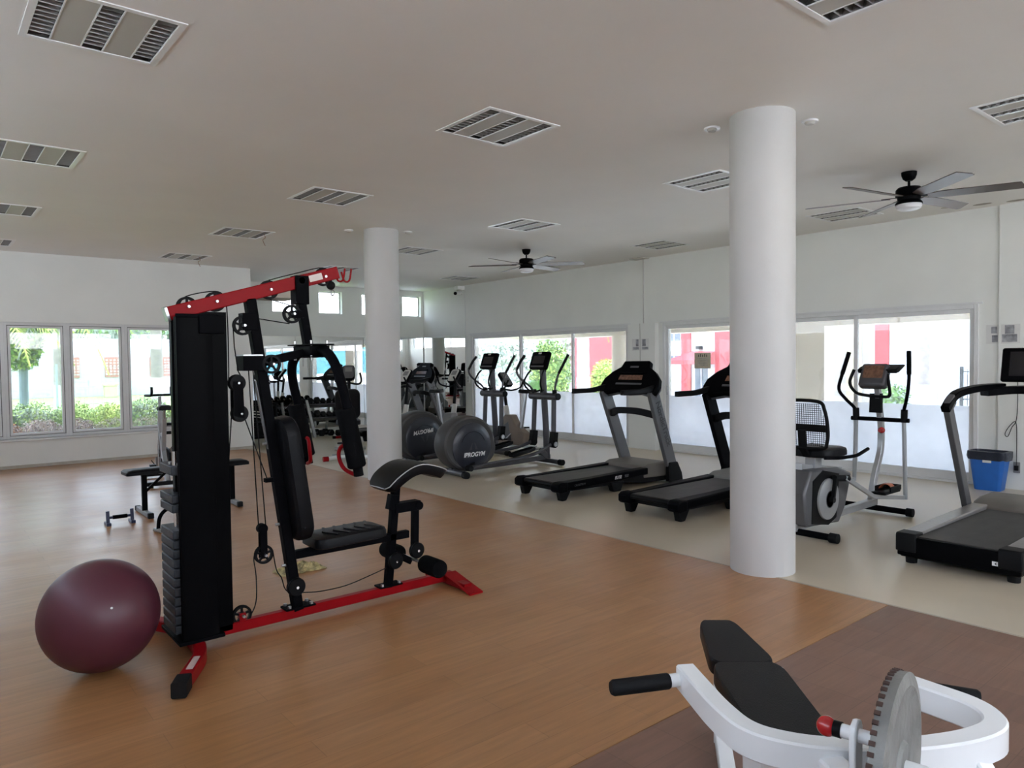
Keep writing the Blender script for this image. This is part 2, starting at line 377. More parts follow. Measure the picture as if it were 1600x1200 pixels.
def window(idx, rects, axis, plane, inset, fw=.045, sash=True, gm=None):
    """rects: list of (a0,a1,z0,z1) along the wall; axis 'x' = wall runs along x at y=plane, 'y' = runs along y at x=plane"""
    r = sempty('window_%d' % idx)
    def bx(m, a0, a1, b0, b1, z0, z1): m.bb(a0, a1, b0, b1, z0, z1) if axis == 'x' else m.bb(b0, b1, a0, a1, z0, z1)
    for (a0, a1, z0, z1) in rects:
        m = MB(); d0, d1 = plane + inset, plane + inset + .06 * (1 if inset >= 0 else -1)
        d0, d1 = min(d0, d1), max(d0, d1)
        bx(m, a0, a0 + fw, d0, d1, z0, z1); bx(m, a1 - fw, a1, d0, d1, z0, z1); bx(m, a0 + fw, a1 - fw, d0, d1, z1 - fw, z1); bx(m, a0 + fw, a1 - fw, d0, d1, z0, z0 + fw)
        f = link_mesh('window_frame', m, ALU, r, bev=.003)
        if sash:
            m = MB(); s0, s1, g, q = d0 + .012, d1 - .008, .008, .035
            a, b, c, d = a0 + fw + g, a1 - fw - g, z0 + fw + g, z1 - fw - g
            bx(m, a, a + q, s0, s1, c, d); bx(m, b - q, b, s0, s1, c, d); bx(m, a + q, b - q, s0, s1, d - q, d); bx(m, a + q, b - q, s0, s1, c, c + q)
            link_mesh('sash', m, ALU, f, bev=.002)
            m = MB(); e = .006
            for aa, bb2 in ((a0 + fw, a), (b, a1 - fw)): bx(m, aa, bb2, (s0 + s1) / 2 - .004, (s0 + s1) / 2 + .004, c - g, d + g)
            bx(m, a, b, (s0 + s1) / 2 - .004, (s0 + s1) / 2 + .004, d, d + g); bx(m, a, b, (s0 + s1) / 2 - .004, (s0 + s1) / 2 + .004, c - g, c)
            link_mesh('gasket', m, RUB, f)
        m = MB(); bx(m, a0 + fw + .01, a1 - fw - .01, (d0 + d1) / 2 - .003, (d0 + d1) / 2 + .003, z0 + fw + .01, z1 - fw - .01)
        link_mesh('pane', m, gm or GLASS, r)
    return r
for k in range(7):
    window(k + 1, [(wxs[k + 1], wxs[k], WZ0, WZ1)], 'x', YL, .05, gm=GLASSL)
for k, (a, b) in enumerate(FW_): window(8 + k, [(a, b, fz0, fz1)], 'x', YF, .10, fw=.03, sash=False)
for k in range(9): window(12 + k, [(cys[k], cys[k + 1], CZ0, CZ1)], 'y', XS, -.08, fw=.03, sash=False)

r_ = sempty('window_21'); m = MB()  # unseen window strip behind the camera, added to bring in more daylight
for k in range(7): m.bb(-1.2 + 1.8 * k - .03, -1.2 + 1.8 * k + .03, YB - .12, YB - .06, 2.2, 2.9)
m.bb(-1.2, 9.6, YB - .12, YB - .06, 2.84, 2.9); m.bb(-1.2, 9.6, YB - .12, YB - .06, 2.2, 2.26)
link_mesh('window_frame', m, ALU, r_)
for k in range(6): link_mesh('pane', MB().bb(-1.17 + 1.8 * k, .57 + 1.8 * k, YB - .093, YB - .087, 2.26, 2.84), CLEAR, r_)
def door(idx, ya, yb, cuts, stops):
    r = sempty('door_%d' % idx); x0, x1 = XR - .02, XR + .10
    m = MB(); m.bb(x0, x1, ya, ya + .05, 0, DH); m.bb(x0, x1, yb - .05, yb, 0, DH); m.bb(x0, x1, ya + .05, yb - .05, DH - .06, DH); m.bb(x0, x1, ya + .05, yb - .05, 0, .03)
    m.bb(x0 - .015, x0, ya - .05, yb + .05, DH - .01, DH + .02)
    link_mesh('door_frame', m, ALU, r, bev=.004)
    e = [ya + .05] + cuts + [yb - .05]
    for i in range(len(e) - 1):
        a, b = e[i], e[i + 1]; ox = .03 if i % 2 else .0; s0, s1 = XR + .01 + ox, XR + .045 + ox; q = .055
        a2, b2 = a - (.02 if i else 0), b + (.02 if i < len(e) - 2 else 0)
        m = MB(); m.bb(s0, s1, a2, a2 + q, .03, DH - .06); m.bb(s0, s1, b2 - q, b2, .03, DH - .06); m.bb(s0, s1, a2 + q, b2 - q, .03, .14); m.bb(s0, s1, a2 + q, b2 - q, DH - .115, DH - .06)
        f = link_mesh('sliding_leaf', m, ALU, r, bev=.003)
        xm = (s0 + s1) / 2
        g = link_mesh('pane', MB().bb(xm - .003, xm + .003, a2 + q, b2 - q, .14, DH - .115), GLASS, r)
        link_mesh('frosted_film', MB().bb(xm - .006, xm - .0045, a2 + q, b2 - q, .14, .97), FROST, g)
        link_mesh('handle', MB().bb(s0 - .012, s0, b2 - .04, b2 - .02, .98, 1.14), STL, f, bev=.003)
    return r
door(1, D1a, D1b, [10.34, 11.94], 0)
door(2, D2a, D2b, [4.72, 6.39], 0)

# mirrors
def mirror(x0, x1, y0, y1, label):
    t = link_mesh('mirror', MB().bb(x0, x1, y0, y1, .10, 2.22), MIRR, bev=.002); tag(t, label, 'mirror', 'wall mirrors'); return t
for a, b, l in ((4.98, 6.67, 'wide wall mirror leftmost on the far wall beside the window wall corner'), (6.675, 8.37, 'wide wall mirror in the middle of the far wall behind dumbbell rack'), (8.375, 10.07, 'wide wall mirror on the far wall ending in the room corner')):
    mirror(a, b, YF - .012, YF - .004, l)
mirror(XR - .012, XR - .004, 14.83, YF - .02, 'wall mirror on the right wall touching the far corner')
mirror(XR - .012, XR - .004, 13.93, 14.825, 'narrow wall mirror on the right wall next to the sliding door')

# columns
def column(x, y, label):
    t = thing('column', label, 'column', (x, y, 0), group='white round columns')
    part('shaft', MB().lathe([(.235, 0), (.235, H)], (0, 0, 0), n=64), COLM, t)
    return t
column(4.93, 3.0, 'thick white round column standing nearest the camera, beside the treadmills')
column(4.975, 8.79, 'white round column in the middle distance behind the red and black gym station')

# ================================================================== CEILING FITTINGS
def make_fixture():
    t = thing('ceiling_light', 'x', 'ceiling light', (0, 0, H))
    m = MB(); f = .022; a = FW
    m.bb(-.012, a + .012, -.012, f, -.006, .004); m.bb(-.012, a + .012, a - f, a + .012, -.006, .004); m.bb(-.012, f, f, a - f, -.006, .004); m.bb(a - f, a + .012, f, a - f, -.006, .004)
    part('frame', m, LWHT, t)
    w3 = (a - 2 * f) / 5.0; tw = w3 * .86; pw = (a - 2 * f - 3 * tw) / 2; x = f
    for i in range(5):
        if i % 2 == 0:
            m = MB(); xa, xb = x, x + tw; xm = (xa + xb) / 2; ya, yb = f, a - f
            m.add([(xa, ya, 0), (xa, yb, 0), (xa + .015, yb, .085), (xa + .015, ya, .085), (xb - .015, ya, .085), (xb - .015, yb, .085), (xb, yb, 0), (xb, ya, 0)], [(0, 1, 2, 3), (3, 2, 5, 4), (4, 5, 6, 7), (0, 3, 4, 7), (1, 6, 5, 2)])
            tr = part('reflector', m, REFL, t)
            part('lamp_tube', MB().rod((xm, ya + .02, .055), (xm, yb - .02, .055), .013, n=10), TUBEL, tr)
            m = MB(); n = 11
            for k in range(1, n):
                y = ya + (yb - ya) * k / n; m.add([(xa, y - .002, .001), (xb, y - .002, .001), (xb, y + .002, .001), (xa, y + .002, .001), (xa + .008, y - .012, .042), (xb - .008, y - .012, .042), (xb - .008, y + .012, .042), (xa + .008, y + .012, .042)], [(0, 1, 2, 3), (0, 4, 5, 1), (2, 6, 7, 3), (4, 7, 6, 5)])
            part('louver', m, LOUV, tr)
            m = MB(); m.bb(xa - .004, xa + .003, ya, yb, -.004, .002); m.bb(xb - .003, xb + .004, ya, yb, -.004, .002); part('edge_strip', m, LWHT, tr)
            x += tw
        else:
            part('cover_panel', MB().bb(x + .004, x + pw - .004, f, a - f, -.001, .004), LPAN, t); x += pw
    part('housing', MB().bb(0, a, 0, a, .09, .12), LPAN, t)
    return t
FL = {(1, 2): 'square louvered ceiling light nearest the camera at the top left, dark troughs',
      (1, 3): 'louvered ceiling light cut by the left edge, second along the left row', (1, 4): 'small louvered ceiling light at the left edge, third of the left row',
      (1, 5): 'louvered ceiling light barely in view at the left edge above the windows',
      (2, 1): 'louvered ceiling light cut off by the top right edge of the picture', (2, 2): 'louvered ceiling light in the top centre, nearest of its row',
      (2, 3): 'louvered ceiling light above the gym station, second of its row', (2, 4): 'louvered ceiling light with a loose wire, third of its row',
      (2, 5): 'farthest louvered ceiling light of its row with a loose wire, near the window wall',
      (3, 1): 'louvered ceiling light cut by the right edge, above the nearer ceiling fan', (3, 2): 'louvered ceiling light partly hidden by the near column',
      (3, 3): 'louvered ceiling light just above the farther ceiling fan', (3, 4): 'louvered ceiling light partly hidden by the far column',
      (3, 5): 'louvered ceiling light left of the far column above the red beam end',
      (4, 2): 'louvered ceiling light behind the blades of the nearer ceiling fan', (4, 3): 'louvered ceiling light between the two ceiling fans near the right wall',
      (4, 4): 'louvered ceiling light behind the blades of the farther ceiling fan', (4, 5): 'farthest louvered ceiling light near the security camera',
      }
f0 = None
for i in range(1, 5):
    for j in range(0, 6):
        l = FL.get((i, j), None)
        if l is None: continue
        if f0 is None: f0 = make_fixture(); o = f0; o.location = (fx[i], fy[j], H); o['label'] = l; o['group'] = 'recessed ceiling lights'
        else: o = dup(f0, (fx[i], fy[j], H), 0, l)
# close the holes that carry no visible fitting
hm = MB()
for i in range(1, 5):
    for j in range(6):
        if (i, j) not in FL: hm.bb(fx[i], fx[i] + FW, fy[j], fy[j] + FW, H, H + .12)
struct('ceiling_patch', hm, CEIL)
WIRE = mat('brown_wire', (.25, .10, .04), .5, nz=.1)
for (x, y, l) in ((3.80, 9.95, 'short loose brown wire hanging from the third light of the row'), (3.74, 12.7, 'short loose brown wire hanging from the farthest light of the row')):
    m = MB(); m.tube(smoothpath([(x, y, H), (x + .02, y + .02, H - .05), (x - .01, y + .03, H - .08), (x + .01, y, H - .16)]), .004, 6)
    tag(link_mesh('loose_wire', m, WIRE), l, 'wire', 'loose ceiling wires')

def make_fan(loc, ph, label):
    t = thing('ceiling_fan', label, 'ceiling fan', loc, group='ceiling fans')
    part('canopy', MB().lathe([(.001, -.085), (.03, -.085), (.055, -.065), (.068, -.03), (.07, 0), (.001, 0)], n=32), BLKG, t)
    part('downrod', MB().rod((0, 0, -.08), (0, 0, -.16), .012), BLKG, t)
    part('motor_housing', MB().lathe([(.001, -.145), (.10, -.15), (.118, -.17), (.12, -.23), (.105, -.24), (.10, -.275), (.12, -.30), (.12, -.315), (.001, -.315)], n=36), BLKG, t)
    part('light_bowl', MB().lathe([(.115, -.315), (.118, -.33), (.105, -.355), (.07, -.372), (.001, -.378)], n=36), LGLS, t)
    for k in range(6):
        a = ph + k * PI / 3; m = MB(); M4 = (Matrix.Rotation(a, 4, 'Z') @ Matrix.Translation((0, 0, -.245)) @ Matrix.Rotation(math.radians(-13), 4, 'X'))
        poly = [(.16, -.05), (.30, -.075), (.90, -.07), (.945, .045), (.93, .07), (.30, .07), (.16, .045)]
        m.prism(poly, -.004, .004, 'xy', M4)
        b = part('blade', m, BLADEW if k in (0, 1, 5) else BLADE, t)
        m = MB(); m.prism([(.09, -.02), (.24, -.03), (.24, .03), (.09, .02)], .004, .010, 'xy', M4); part('blade_arm', m, BLKG, b)
    return t
make_fan((7.56, 3.01, H), .857, 'dark ceiling fan with six blades nearer the camera, right of the near column')
make_fan((7.69, 8.90, H), .2335, 'dark ceiling fan with six blades farther away, above the elliptical trainers')
for (x, y, l) in ((4.86, 3.39, 'round white smoke detector on the ceiling left of the near column'), (5.31, 2.83, 'small white ceiling sensor right of the near column'), (5.31, 8.64, 'small ceiling sensor right of the far column top'), (4.60, 9.0, 'small ceiling sensor left of the far column top')):
    t = thing('smoke_detector', l, 'smoke detector', (x, y, H), group='ceiling sensors')
    part('base', MB().lathe([(.001, -.012), (.06, -.012), (.062, 0), (.001, 0)], n=24), LWHT, t); part('sensor_dome', MB().lathe([(.001, -.03), (.03, -.028), (.04, -.012), (.001, -.012)], n=20), LPAN, t)
sm = mat('ceiling_smudge', (.40, .37, .32), .8, nz=.25, scale=6)
for k, (x, y) in enumerate(((9.72, 3.40), (9.86, 3.10), (9.95, 2.78))):
    m = MB(); m.lathe([(.001, -.002), (.06, -.002), (.075, 0)], (x, y, H), n=9, sc=(.8, 1.4, 1)); o = link_mesh('damp_patch', m, sm); tag(o, ['brown damp patch on the ceiling edge, nearest the ceiling fan', 'middle brown damp patch on the ceiling edge near the right wall', 'brown damp patch on the ceiling edge nearest the right picture border'][k], 'stain', 'ceiling damp patches')

# security camera
t = thing('security_camera', 'white security camera on a bracket high on the right wall', 'camera', (9.98, 14.0, 3.3), world=True)
part('bracket', MB().bb(9.9, 10.1, 13.93, 14.07, 3.30, 3.38), LWHT, t, bev=.006)
part('arm', MB().bb(9.95, 10.05, 13.96, 14.06, 3.18, 3.30), LPAN, t, bev=.006)
cm = part('camera_body', MB().rod((10.0, 13.98, 3.22), (9.78, 13.86, 3.19), .045), LWHT, t)
part('lens', MB().rod((9.79, 13.865, 3.192), (9.765, 13.85, 3.188), .04), BLKG, cm)
def cable(name, pts, r, mm, label, cat='cable', grp=None, n=6):
    o = link_mesh(name, MB().tube(pts, r, n), mm); tag(o, label, cat, grp); return o
cable('cable_conduit', [(10.09, 13.91, 3.2), (10.09, 13.91, 2.25)], .008, ALU, 'thin conduit dropping from the security camera to the door frame', grp='wall conduits')
cable('cable_conduit', [(9.992, 8.49, 2.24), (9.992, 8.49, 1.5)], .008, mat('grey_conduit', (.5, .48, .46), .5, nz=.03), 'thin conduit down the pier between the two sliding doors', grp='wall conduits')
cable('cable_conduit', [(10.09, 8.49, 3.4), (10.09, 8.49, 2.24)], .009, mat('grey_conduit_b', (.5, .48, .46), .5, nz=.03), 'thin conduit from the ceiling to the pier between the sliding doors', grp='wall conduits')
t = thing('junction_box', 'small flat box on the ceiling edge above the pier conduit', 'box', (10.0, 8.5, H), world=True); part('cover', MB().bb(9.9, 10.08, 8.35, 8.65, H - .02, H), LPAN, t, bev=.004)
# light switch beside door 1
t = thing('light_switch', 'white double light switch beside the sliding door frame', 'switch', (10.08, 13.82, 1.18), world=True)
part('switch_plate', MB().bb(10.085, 10.1, 13.77, 13.87, 1.09, 1.27), LWHT, t, bev=.003)
for z in (1.14, 1.22): part('rocker', MB().bb(10.078, 10.086, 13.80, 13.84, z - .025, z + .025), LPAN, t, bev=.002)
# papers
def paper(x, y0, y1, z0, z1, label, pics, g='notices taped to the walls'):
    t = thing('notice', label, 'notice', (x, (y0 + y1) / 2, z0), group=g, world=True)
    part('sheet', MB().bb(x - .003, x, y0, y1, z0, z1), PAPER, t)
    for a, b, c, d in pics: part('printed_photo', MB().bb(x - .0045, x - .003, y0 + (y1 - y0) * a, y0 + (y1 - y0) * b, z0 + (z1 - z0) * c, z0 + (z1 - z0) * d), DPIC, t)
paper(9.999, 8.50, 8.68, 1.76, 1.97, 'plastic covered notice, left one on the pier between the doors', [(.15, .5, .35, .95), (.1, .9, .08, .3)])
paper(9.999, 8.29, 8.47, 1.76, 1.97, 'plastic covered notice, right one on the pier between the doors', [(.4, .85, .35, .95), (.1, .9, .08, .3)])
paper(10.099, 2.985, 3.12, 1.74, 1.97, 'notice with dark photo left of the pair above the blue bin', [(.15, .6, .55, .9), (.1, .55, .08, .45)])
paper(10.069, 2.76, 2.955, 1.74, 1.97, 'notice with photo right of the pair above the blue bin', [(.3, .8, .5, .95), (.15, .95, .08, .48)])
t = thing('door_poster', 'beige paper sign stuck on the glass of the second sliding door', 'sign', (10.123, 7.26, 1.45), world=True)
part('sheet', MB().bb(10.122, 10.1245, 7.10, 7.42, 1.44, 1.70), mat('beige_paper', (.45, .40, .30), .6, nz=.1, scale=20), t)
for k in range(4): part('printed_line', MB().bb(10.1208, 10.122, 7.16, 7.36, 1.49 + .035 * k, 1.50 + .035 * k), DPIC, t)
m = MB()
for k in range(5): m.bb(10.1208, 10.122, 7.17 + .04 * k, 7.185 + .04 * k, 1.63, 1.67 + .01 * (k % 2))
part('printed_heading', m, DTXT, t)

# ================================================================== MULTI GYM (plane Y = 4.3)
GY = 4.30
g = thing('multi_gym', 'red and black cable weight station with padded seat and weight stack', 'gym machine', (1.25, GY, 0), world=True)
def P3(x, z, y=GY): return (x, y, z)
def pulley(c, axis='y', r=.057, th=.022, parent=None, mt=None):
    m = MB(); h = th / 2
    prof = [(r - .014, -h), (r, -h), (r - .006, -h * .3), (r - .006, h * .3), (r, h), (r - .014, h), (r - .014, -h)]
    def L(prof): 
        n = 28; vs = []; fs = []; k = len(prof) - 1
        for i in range(n):
            a = 2 * PI * i / n
            for q in range(k):
                rr, zz = prof[q]; p = (rr * math.cos(a), zz, rr * math.sin(a)); vs.append((c[0] + p[0], c[1] + p[1], c[2] + p[2]))
        for i in range(n):
            for q in range(k): fs.append((i * k + q, i * k + (q + 1) % k, ((i + 1) % n) * k + (q + 1) % k, ((i + 1) % n) * k + q))
        m.add(vs, fs)
    L(prof); m.lathe([(.019, -h), (.019, h)], c, 'y', 16)
    for k in range(5):
        a = k * 2 * PI / 5 + .3; d = V((math.cos(a), 0, math.sin(a))); m.bar([V(c) + d * .015, V(c) + d * (r - .012)], .012, .014, up=(0, 1, 0))
    p = part('pulley', m, BLKM, parent or g)
    part('bolt', MB().rod((c[0], c[1] - h - .035, c[2]), (c[0], c[1] + h + .035, c[2]), .008, n=10), STL, p)
    return p
# base
part('base_beam', MB().bar([P3(1.18, .055), P3(2.96, .055)], .05, .06), RED, g)
part('rear_stabiliser', MB().bar(fil([(.975, 3.73, .045), (1.15, 4.02, .045), (1.18, 4.30, .045), (1.15, 4.58, .045), (.975, 4.87, .045)], .12), .065, .07), RED, g)
for s in (-1, 1): part('end_cap', MB().bar([(.98, GY + s * .56, .045), (.93, GY + s * .65, .045)], .072, .078), RUB, g)
lb = MB(); lb.add([(1.0, 3.79, .0815), (1.03, 3.775, .0815), (1.11, 3.92, .0815), (1.08, 3.935, .0815)], [(0, 1, 2, 3)]); part('warning_label', lb, mat('faded_label', (.55, .40, .36), .6, nz=.1), g)
part('front_stabiliser', MB().bar([(2.93, 4.05, .03), (2.93, 4.55, .03)], .06, .05), RED, g)
part('front_foot_plate', MB().add([(2.88, 3.96, .0), (2.99, 3.96, .0), (2.985, 4.28, .075), (2.875, 4.28, .075), (2.88, 3.96, .012), (2.99, 3.96, .012), (2.985, 4.28, .087), (2.875, 4.28, .087)], [(0, 1, 2, 3), (4, 5, 6, 7), (0, 1, 5, 4), (1, 2, 6, 5), (2, 3, 7, 6), (3, 0, 4, 7)]), RED, g)
# tower shroud: two tall bowed covers plus rear post
for s in (-1, 1):
    y = GY + s * .165; m = MB(); xl = 1.085 if s < 0 else 1.18
    poly = [(xl, y - s * .005), (xl, y + s * .005), (xl + .02, y + s * .015), (1.21, y + s * .02), (1.24, y + s * .015), (1.275, y + s * .005), (1.275, y - s * .005)]
    m.prism(poly, .10, 1.86, 'xy'); part('tower_shroud', m, BLKG, g, bev=.002)
part('tower_post', MB().bar([P3(1.25, .05), P3(1.25, 1.90)], .05, .30, up=(1, 0, 0)), BLKG, g)
part('tower_top_plate', MB().prism([(1.08, GY - .19), (1.30, GY - .19), (1.30, GY + .19), (1.18, GY + .19)], 1.855, 1.875, 'xy'), BLK, g, bev=.003)
part('tower_bracket', MB().bb(1.20, 1.33, GY - .20, GY - .13, 1.77, 1.87), BLK, g, bev=.003)
part('tower_base_plate', MB().bb(1.06, 1.30, GY - .19, GY + .19, .08, .10), BLK, g, bev=.003)
for s in (-1, 1): part('guide_rod', MB().rod((1.145 + s * .012, GY + s * .06, .1), (1.145 + s * .012, GY + s * .06, 1.88), .011), CHR, g)
for s in (-1, 1): part('foam_sleeve', MB().rod((1.135 + s * .035, GY + s * .14, .1), (1.135 + s * .035, GY + s * .14, 1.86), .016), BLKG, g)
# weights
z = .13; wp = None
def wplate(z, hgt=.052):
    m = MB(); m.bb(1.055, 1.20, GY - .13, GY + .12, z, z + hgt - .005); o = part('weight_plate', m, IRON, g, bev=.006)
    return o
for k in range(11): wplate(z); z += .052
part('stack_rod', MB().rod((1.10, GY - .03, z - .02), (1.10, GY - .03, .82), .012), CHR, g)
wplate(.795); wplate(.847)
wplate(1.0, .058)
for q in ((1.075, -.03), (1.09, -.10)): part('bolt', MB().lathe([(.001, 0), (.012, 0), (.012, .012), (.001, .012)], (q[0], GY + q[1], 1.053), n=8), STL, g)
part('selector_stem', MB().rod((1.08, GY - .10, 1.05), (1.08, GY - .10, 1.13), .013), CHR, g)
# top beam
b0, b1 = P3(1.09, 1.882), P3(2.105, 2.178)
part('top_beam', MB().bar([b0, b1], .06, .078), RED, g)
d_ = (V(b1) - V(b0)).normalized()
part('beam_cap', MB().bar([V(b0) - d_ * .015, b0], .064, .082), STL, g)
ld = MB(); u_ = V((-d_.z, 0, d_.x)); c_ = V(P3(1.95, 2.135, GY - .0325))
ld.add([c_ - d_ * .045 - u_ * .02, c_ + d_ * .045 - u_ * .02, c_ + d_ * .045 + u_ * .02, c_ - d_ * .045 + u_ * .02], [(0, 1, 2, 3)]); part('beam_label', ld, mat('cream_label', (.7, .6, .55), .5, nz=.05), g)
for dx in (0, .045):
    part('hook', MB().tube(smoothpath([P3(2.09 + dx, 2.185, GY - .01), P3(2.115 + dx, 2.13), P3(2.15 + dx, 2.135), P3(2.165 + dx, 2.21)]), .006, 8), RED, g)
part('cable_stopper', MB().ball(P3(2.065, 2.095), .028), RUB, g)
part('snap_hook', MB().tube(smoothpath([P3(2.075, 2.07), P3(2.065, 2.05), P3(2.075, 2.03), P3(2.09, 2.05), P3(2.075, 2.07)]), .004, 6), STL, g)
for c in ((1.192, 1.925), (1.346, 1.960), (1.662, 2.045), (2.014, 2.145)): pulley(P3(*c))
part('beam_bolt', MB().rod(P3(1.855, 2.11, GY - .045), P3(1.855, 2.11, GY + .045), .02), STL, g)
# mid upright and back pad
part('mid_upright', MB().bar([P3(1.80, .07), P3(1.545, 1.985)], .06, .062, up=(1, 0, 0)), BLK, g)
part('foot_bracket', MB().bb(1.71, 1.90, GY - .05, GY + .05, .085, .097), BLK, g, bev=.002)
for x in (1.735, 1.875):
    for s in (-1, 1): part('bolt', MB().lathe([(.001, 0), (.012, 0), (.012, .014), (.001, .014)], (x, GY + s * .035, .097), n=6), STL, g)
for zz in (.36, .62, .9, 1.12):
    xx = 1.80 - .133 * zz - .035; part('bolt', MB().rod(P3(xx - .012, zz), P3(xx + .02, zz), .009, n=8), STL, g)
part('upright_strip', MB().bar([P3(1.775 - .035, .50), P3(1.60 - .035, 1.50)], .03, .008, up=(1, 0, 0)), DGREY, g)
def padmesh(w_, h, th, r, M4, puff=.25):
    m = MB(); rings = []
    for k, (s_, zf) in enumerate(((.90, -.5), (1, -.36), (1, .1), (.97, .36), (.86, .5))):
        pr = rrect(w_ * s_ if k else w_ * .95, h * (1 - (1 - s_) * w_ / h), r * s_, 5)
        rings.append([M4 @ V((a, b, zf * th)) for a, b in pr])
    return m.loft(rings)
def frame4(o, x, y):
    x = V(x).normalized(); y = V(y); y = (y - x * y.dot(x)).normalized(); z_ = x.cross(y); m = Matrix((x, y, z_)).transposed().to_4x4(); m.translation = V(o); return m
bp = part('backrest_pad', padmesh(.32, .77, .095, .11, frame4(P3(1.768, .895), (0, -1, 0), (-.133, 0, 1))), VINYL, g, label='tall black padded backrest')
part('seat_tube', MB().bar([P3(1.76, .415), P3(2.60, .415)], .05, .05), BLK, g)
sp_ = part('seat_pad', padmesh(.50, .30, .075, .07, frame4(P3(2.13, .485), (1, 0, .02), (0, 1, 0))), VINYL, g, label='black seat pad with raised chevrons')
for k in range(5):
    m = MB(); x = 1.98 + k * .075
    for s in (-1, 1): m.bar([(x, GY, .524), (x + .05, GY + s * .11, .522)], .018, .012)
    part('chevron_rib', m, VINYL, sp_)
part('front_post', MB().bar([P3(2.44, .075), P3(2.515, .77)], .05, .052, up=(1, 0, 0)), BLK, g)
part('foot_bracket', MB().bb(2.36, 2.53, GY - .045, GY + .045, .085, .097), BLK, g, bev=.002)
for x in (2.38, 2.51): part('bolt', MB().lathe([(.001, 0), (.012, 0), (.012, .014), (.001, .014)], (x, GY - .03, .097), n=6), STL, g)
part('post_sleeve', MB().bar([P3(2.475, .60), P3(2.497, .70)], .062, .066, up=(1, 0, 0)), BLK, g)
# preacher pad: arched
pf = smoothpath([(2.37, GY, .765), (2.43, GY, .835), (2.53, GY, .895), (2.63, GY, .915), (2.73, GY, .895), (2.82, GY, .862), (2.85, GY, .835)], 3)
m = MB(); rings = []; np_ = len(pf); edge = []
for i, p in enumerate(pf):
    tg = (pf[min(i + 1, np_ - 1)] - pf[max(i - 1, 0)]).normalized(); nn = V((-tg.z, 0, tg.x)); u = i / (np_ - 1); hw = .17 * (1 - .30 * abs(2 * u - 1) ** 4); th = .08
    if i in (0, np_ - 1): th *= .6; hw *= .85
    rings.append([p + V((0, cy2 * hw, 0)) + nn * cz * th for cy2, cz in ((-.92, -.9), (-1, -.6), (-1, -.2), (-.93, 0), (0, .06), (.93, 0), (1, -.2), (1, -.6), (.92, -.9), (0, -.95))])
    edge.append(p + V((0, -hw * .985, 0)) + nn * (-.07) * th)
m.loft(rings)
pp = part('preacher_pad', m, VINYL, g, label='arched black arm curl pad')
m = MB(); m.tube(edge, .004, 8); p0_ = rings[0]; m.tube([p0_[3], p0_[4], p0_[5]], .004, 8); part('piping', m, PIPE, pp)
# leg developer
part('developer_bracket', MB().bb(2.49, 2.69, GY - .04, GY + .04, .575, .64), BLK, g, bev=.004)
part('developer_bar', MB().bar([P3(2.665, .60), P3(2.655, .29)], .045, .045, up=(1, 0, 0)), BLK, g)
part('pivot_disc', MB().rod(P3(2.675, .605, GY - .045), P3(2.675, .605, GY + .045), .03), BLK, g)
for c, rr in (((2.645, .30), .055), ((2.473, .258), .055), ((1.774, .227), .057)):
    p = part('pulley_wheel', MB().lathe([(.001, -.02), (rr - .006, -.02), (rr, -.012), (rr - .004, 0), (rr, .012), (rr - .006, .02), (.001, .02)], P3(*c, GY - .045), 'y', 28), BLKM, g)
    part('bolt', MB().rod(P3(*c, GY - .075), P3(*c, GY - .06), .009, n=8), CHR, p)
part('developer_arm', MB().bar([P3(2.49, .30, GY + .0), P3(2.62, .22)], .04, .045), BLK, g)
part('roller_axle', MB().rod((2.63, GY - .36, .235), (2.63, GY + .36, .235), .012), STL, g)
for s in (-1, 1):
    part('foam_roller', MB().lathe([(.012, .16), (.05, .16), (.058, .17), (.06, .185), (.06, .34), (.057, .355), (.045, .362), (.012, .362)] if s > 0 else [(.012, -.362), (.045, -.362), (.057, -.355), (.06, -.34), (.06, -.185), (.058, -.17), (.05, -.16), (.012, -.16)], (2.63, GY, .235), 'y', 28), FOAM, g)
# front hanger and press arms
part('hanger_clamp', MB().bb(1.815, 1.90, GY - .045, GY + .045, 1.965, 2.14), BLK, g, bev=.004)
part('hanger', MB().bar([P3(1.86, 2.0), P3(1.905, 1.70)], .052, .052, up=(1, 0, 0)), BLK, g)
pulley(P3(1.795, 1.903, GY - .02)); part('pulley_bracket', MB().bb(1.79, 1.87, GY - .035, GY + .01, 1.88, 1.925), BLK, g, bev=.003)
part('press_hub', MB().bb(1.86, 1.99, GY - .13, GY + .13, 1.645, 1.71), BLK, g, bev=.006)
for s in (-1, 1):
    for zz in (1.715, 1.64): part('hub_plate', MB().bb(1.84, 2.0, GY + s * .11 - .06, GY + s * .11 + .06, zz - .004, zz + .004), BLK, g, bev=.002)
    for xx in (1.87, 1.975): part('bolt', MB().rod((xx, GY + s * .12, 1.62), (xx, GY + s * .12, 1.74), .009, n=8), CHR, g)
part('press_link', MB().bar([P3(1.60, 1.605), P3(1.89, 1.67)], .05, .05), BLK, g)
part('link_clamp', MB().bb(1.48, 1.60, GY - .06, GY + .06, 1.56, 1.65), BLK, g, bev=.003)
part('link_clamp_plate', MB().bb(1.475, 1.59, GY - .075, GY + .075, 1.648, 1.656), STL, g)
pulley(P3(1.648, 1.598, GY - .05))
pulley(P3(1.493, 1.826, GY - .02)); part('pulley_bracket', MB().bb(1.49, 1.58, GY - .04, GY + .04, 1.80, 1.90), BLK, g, bev=.003)
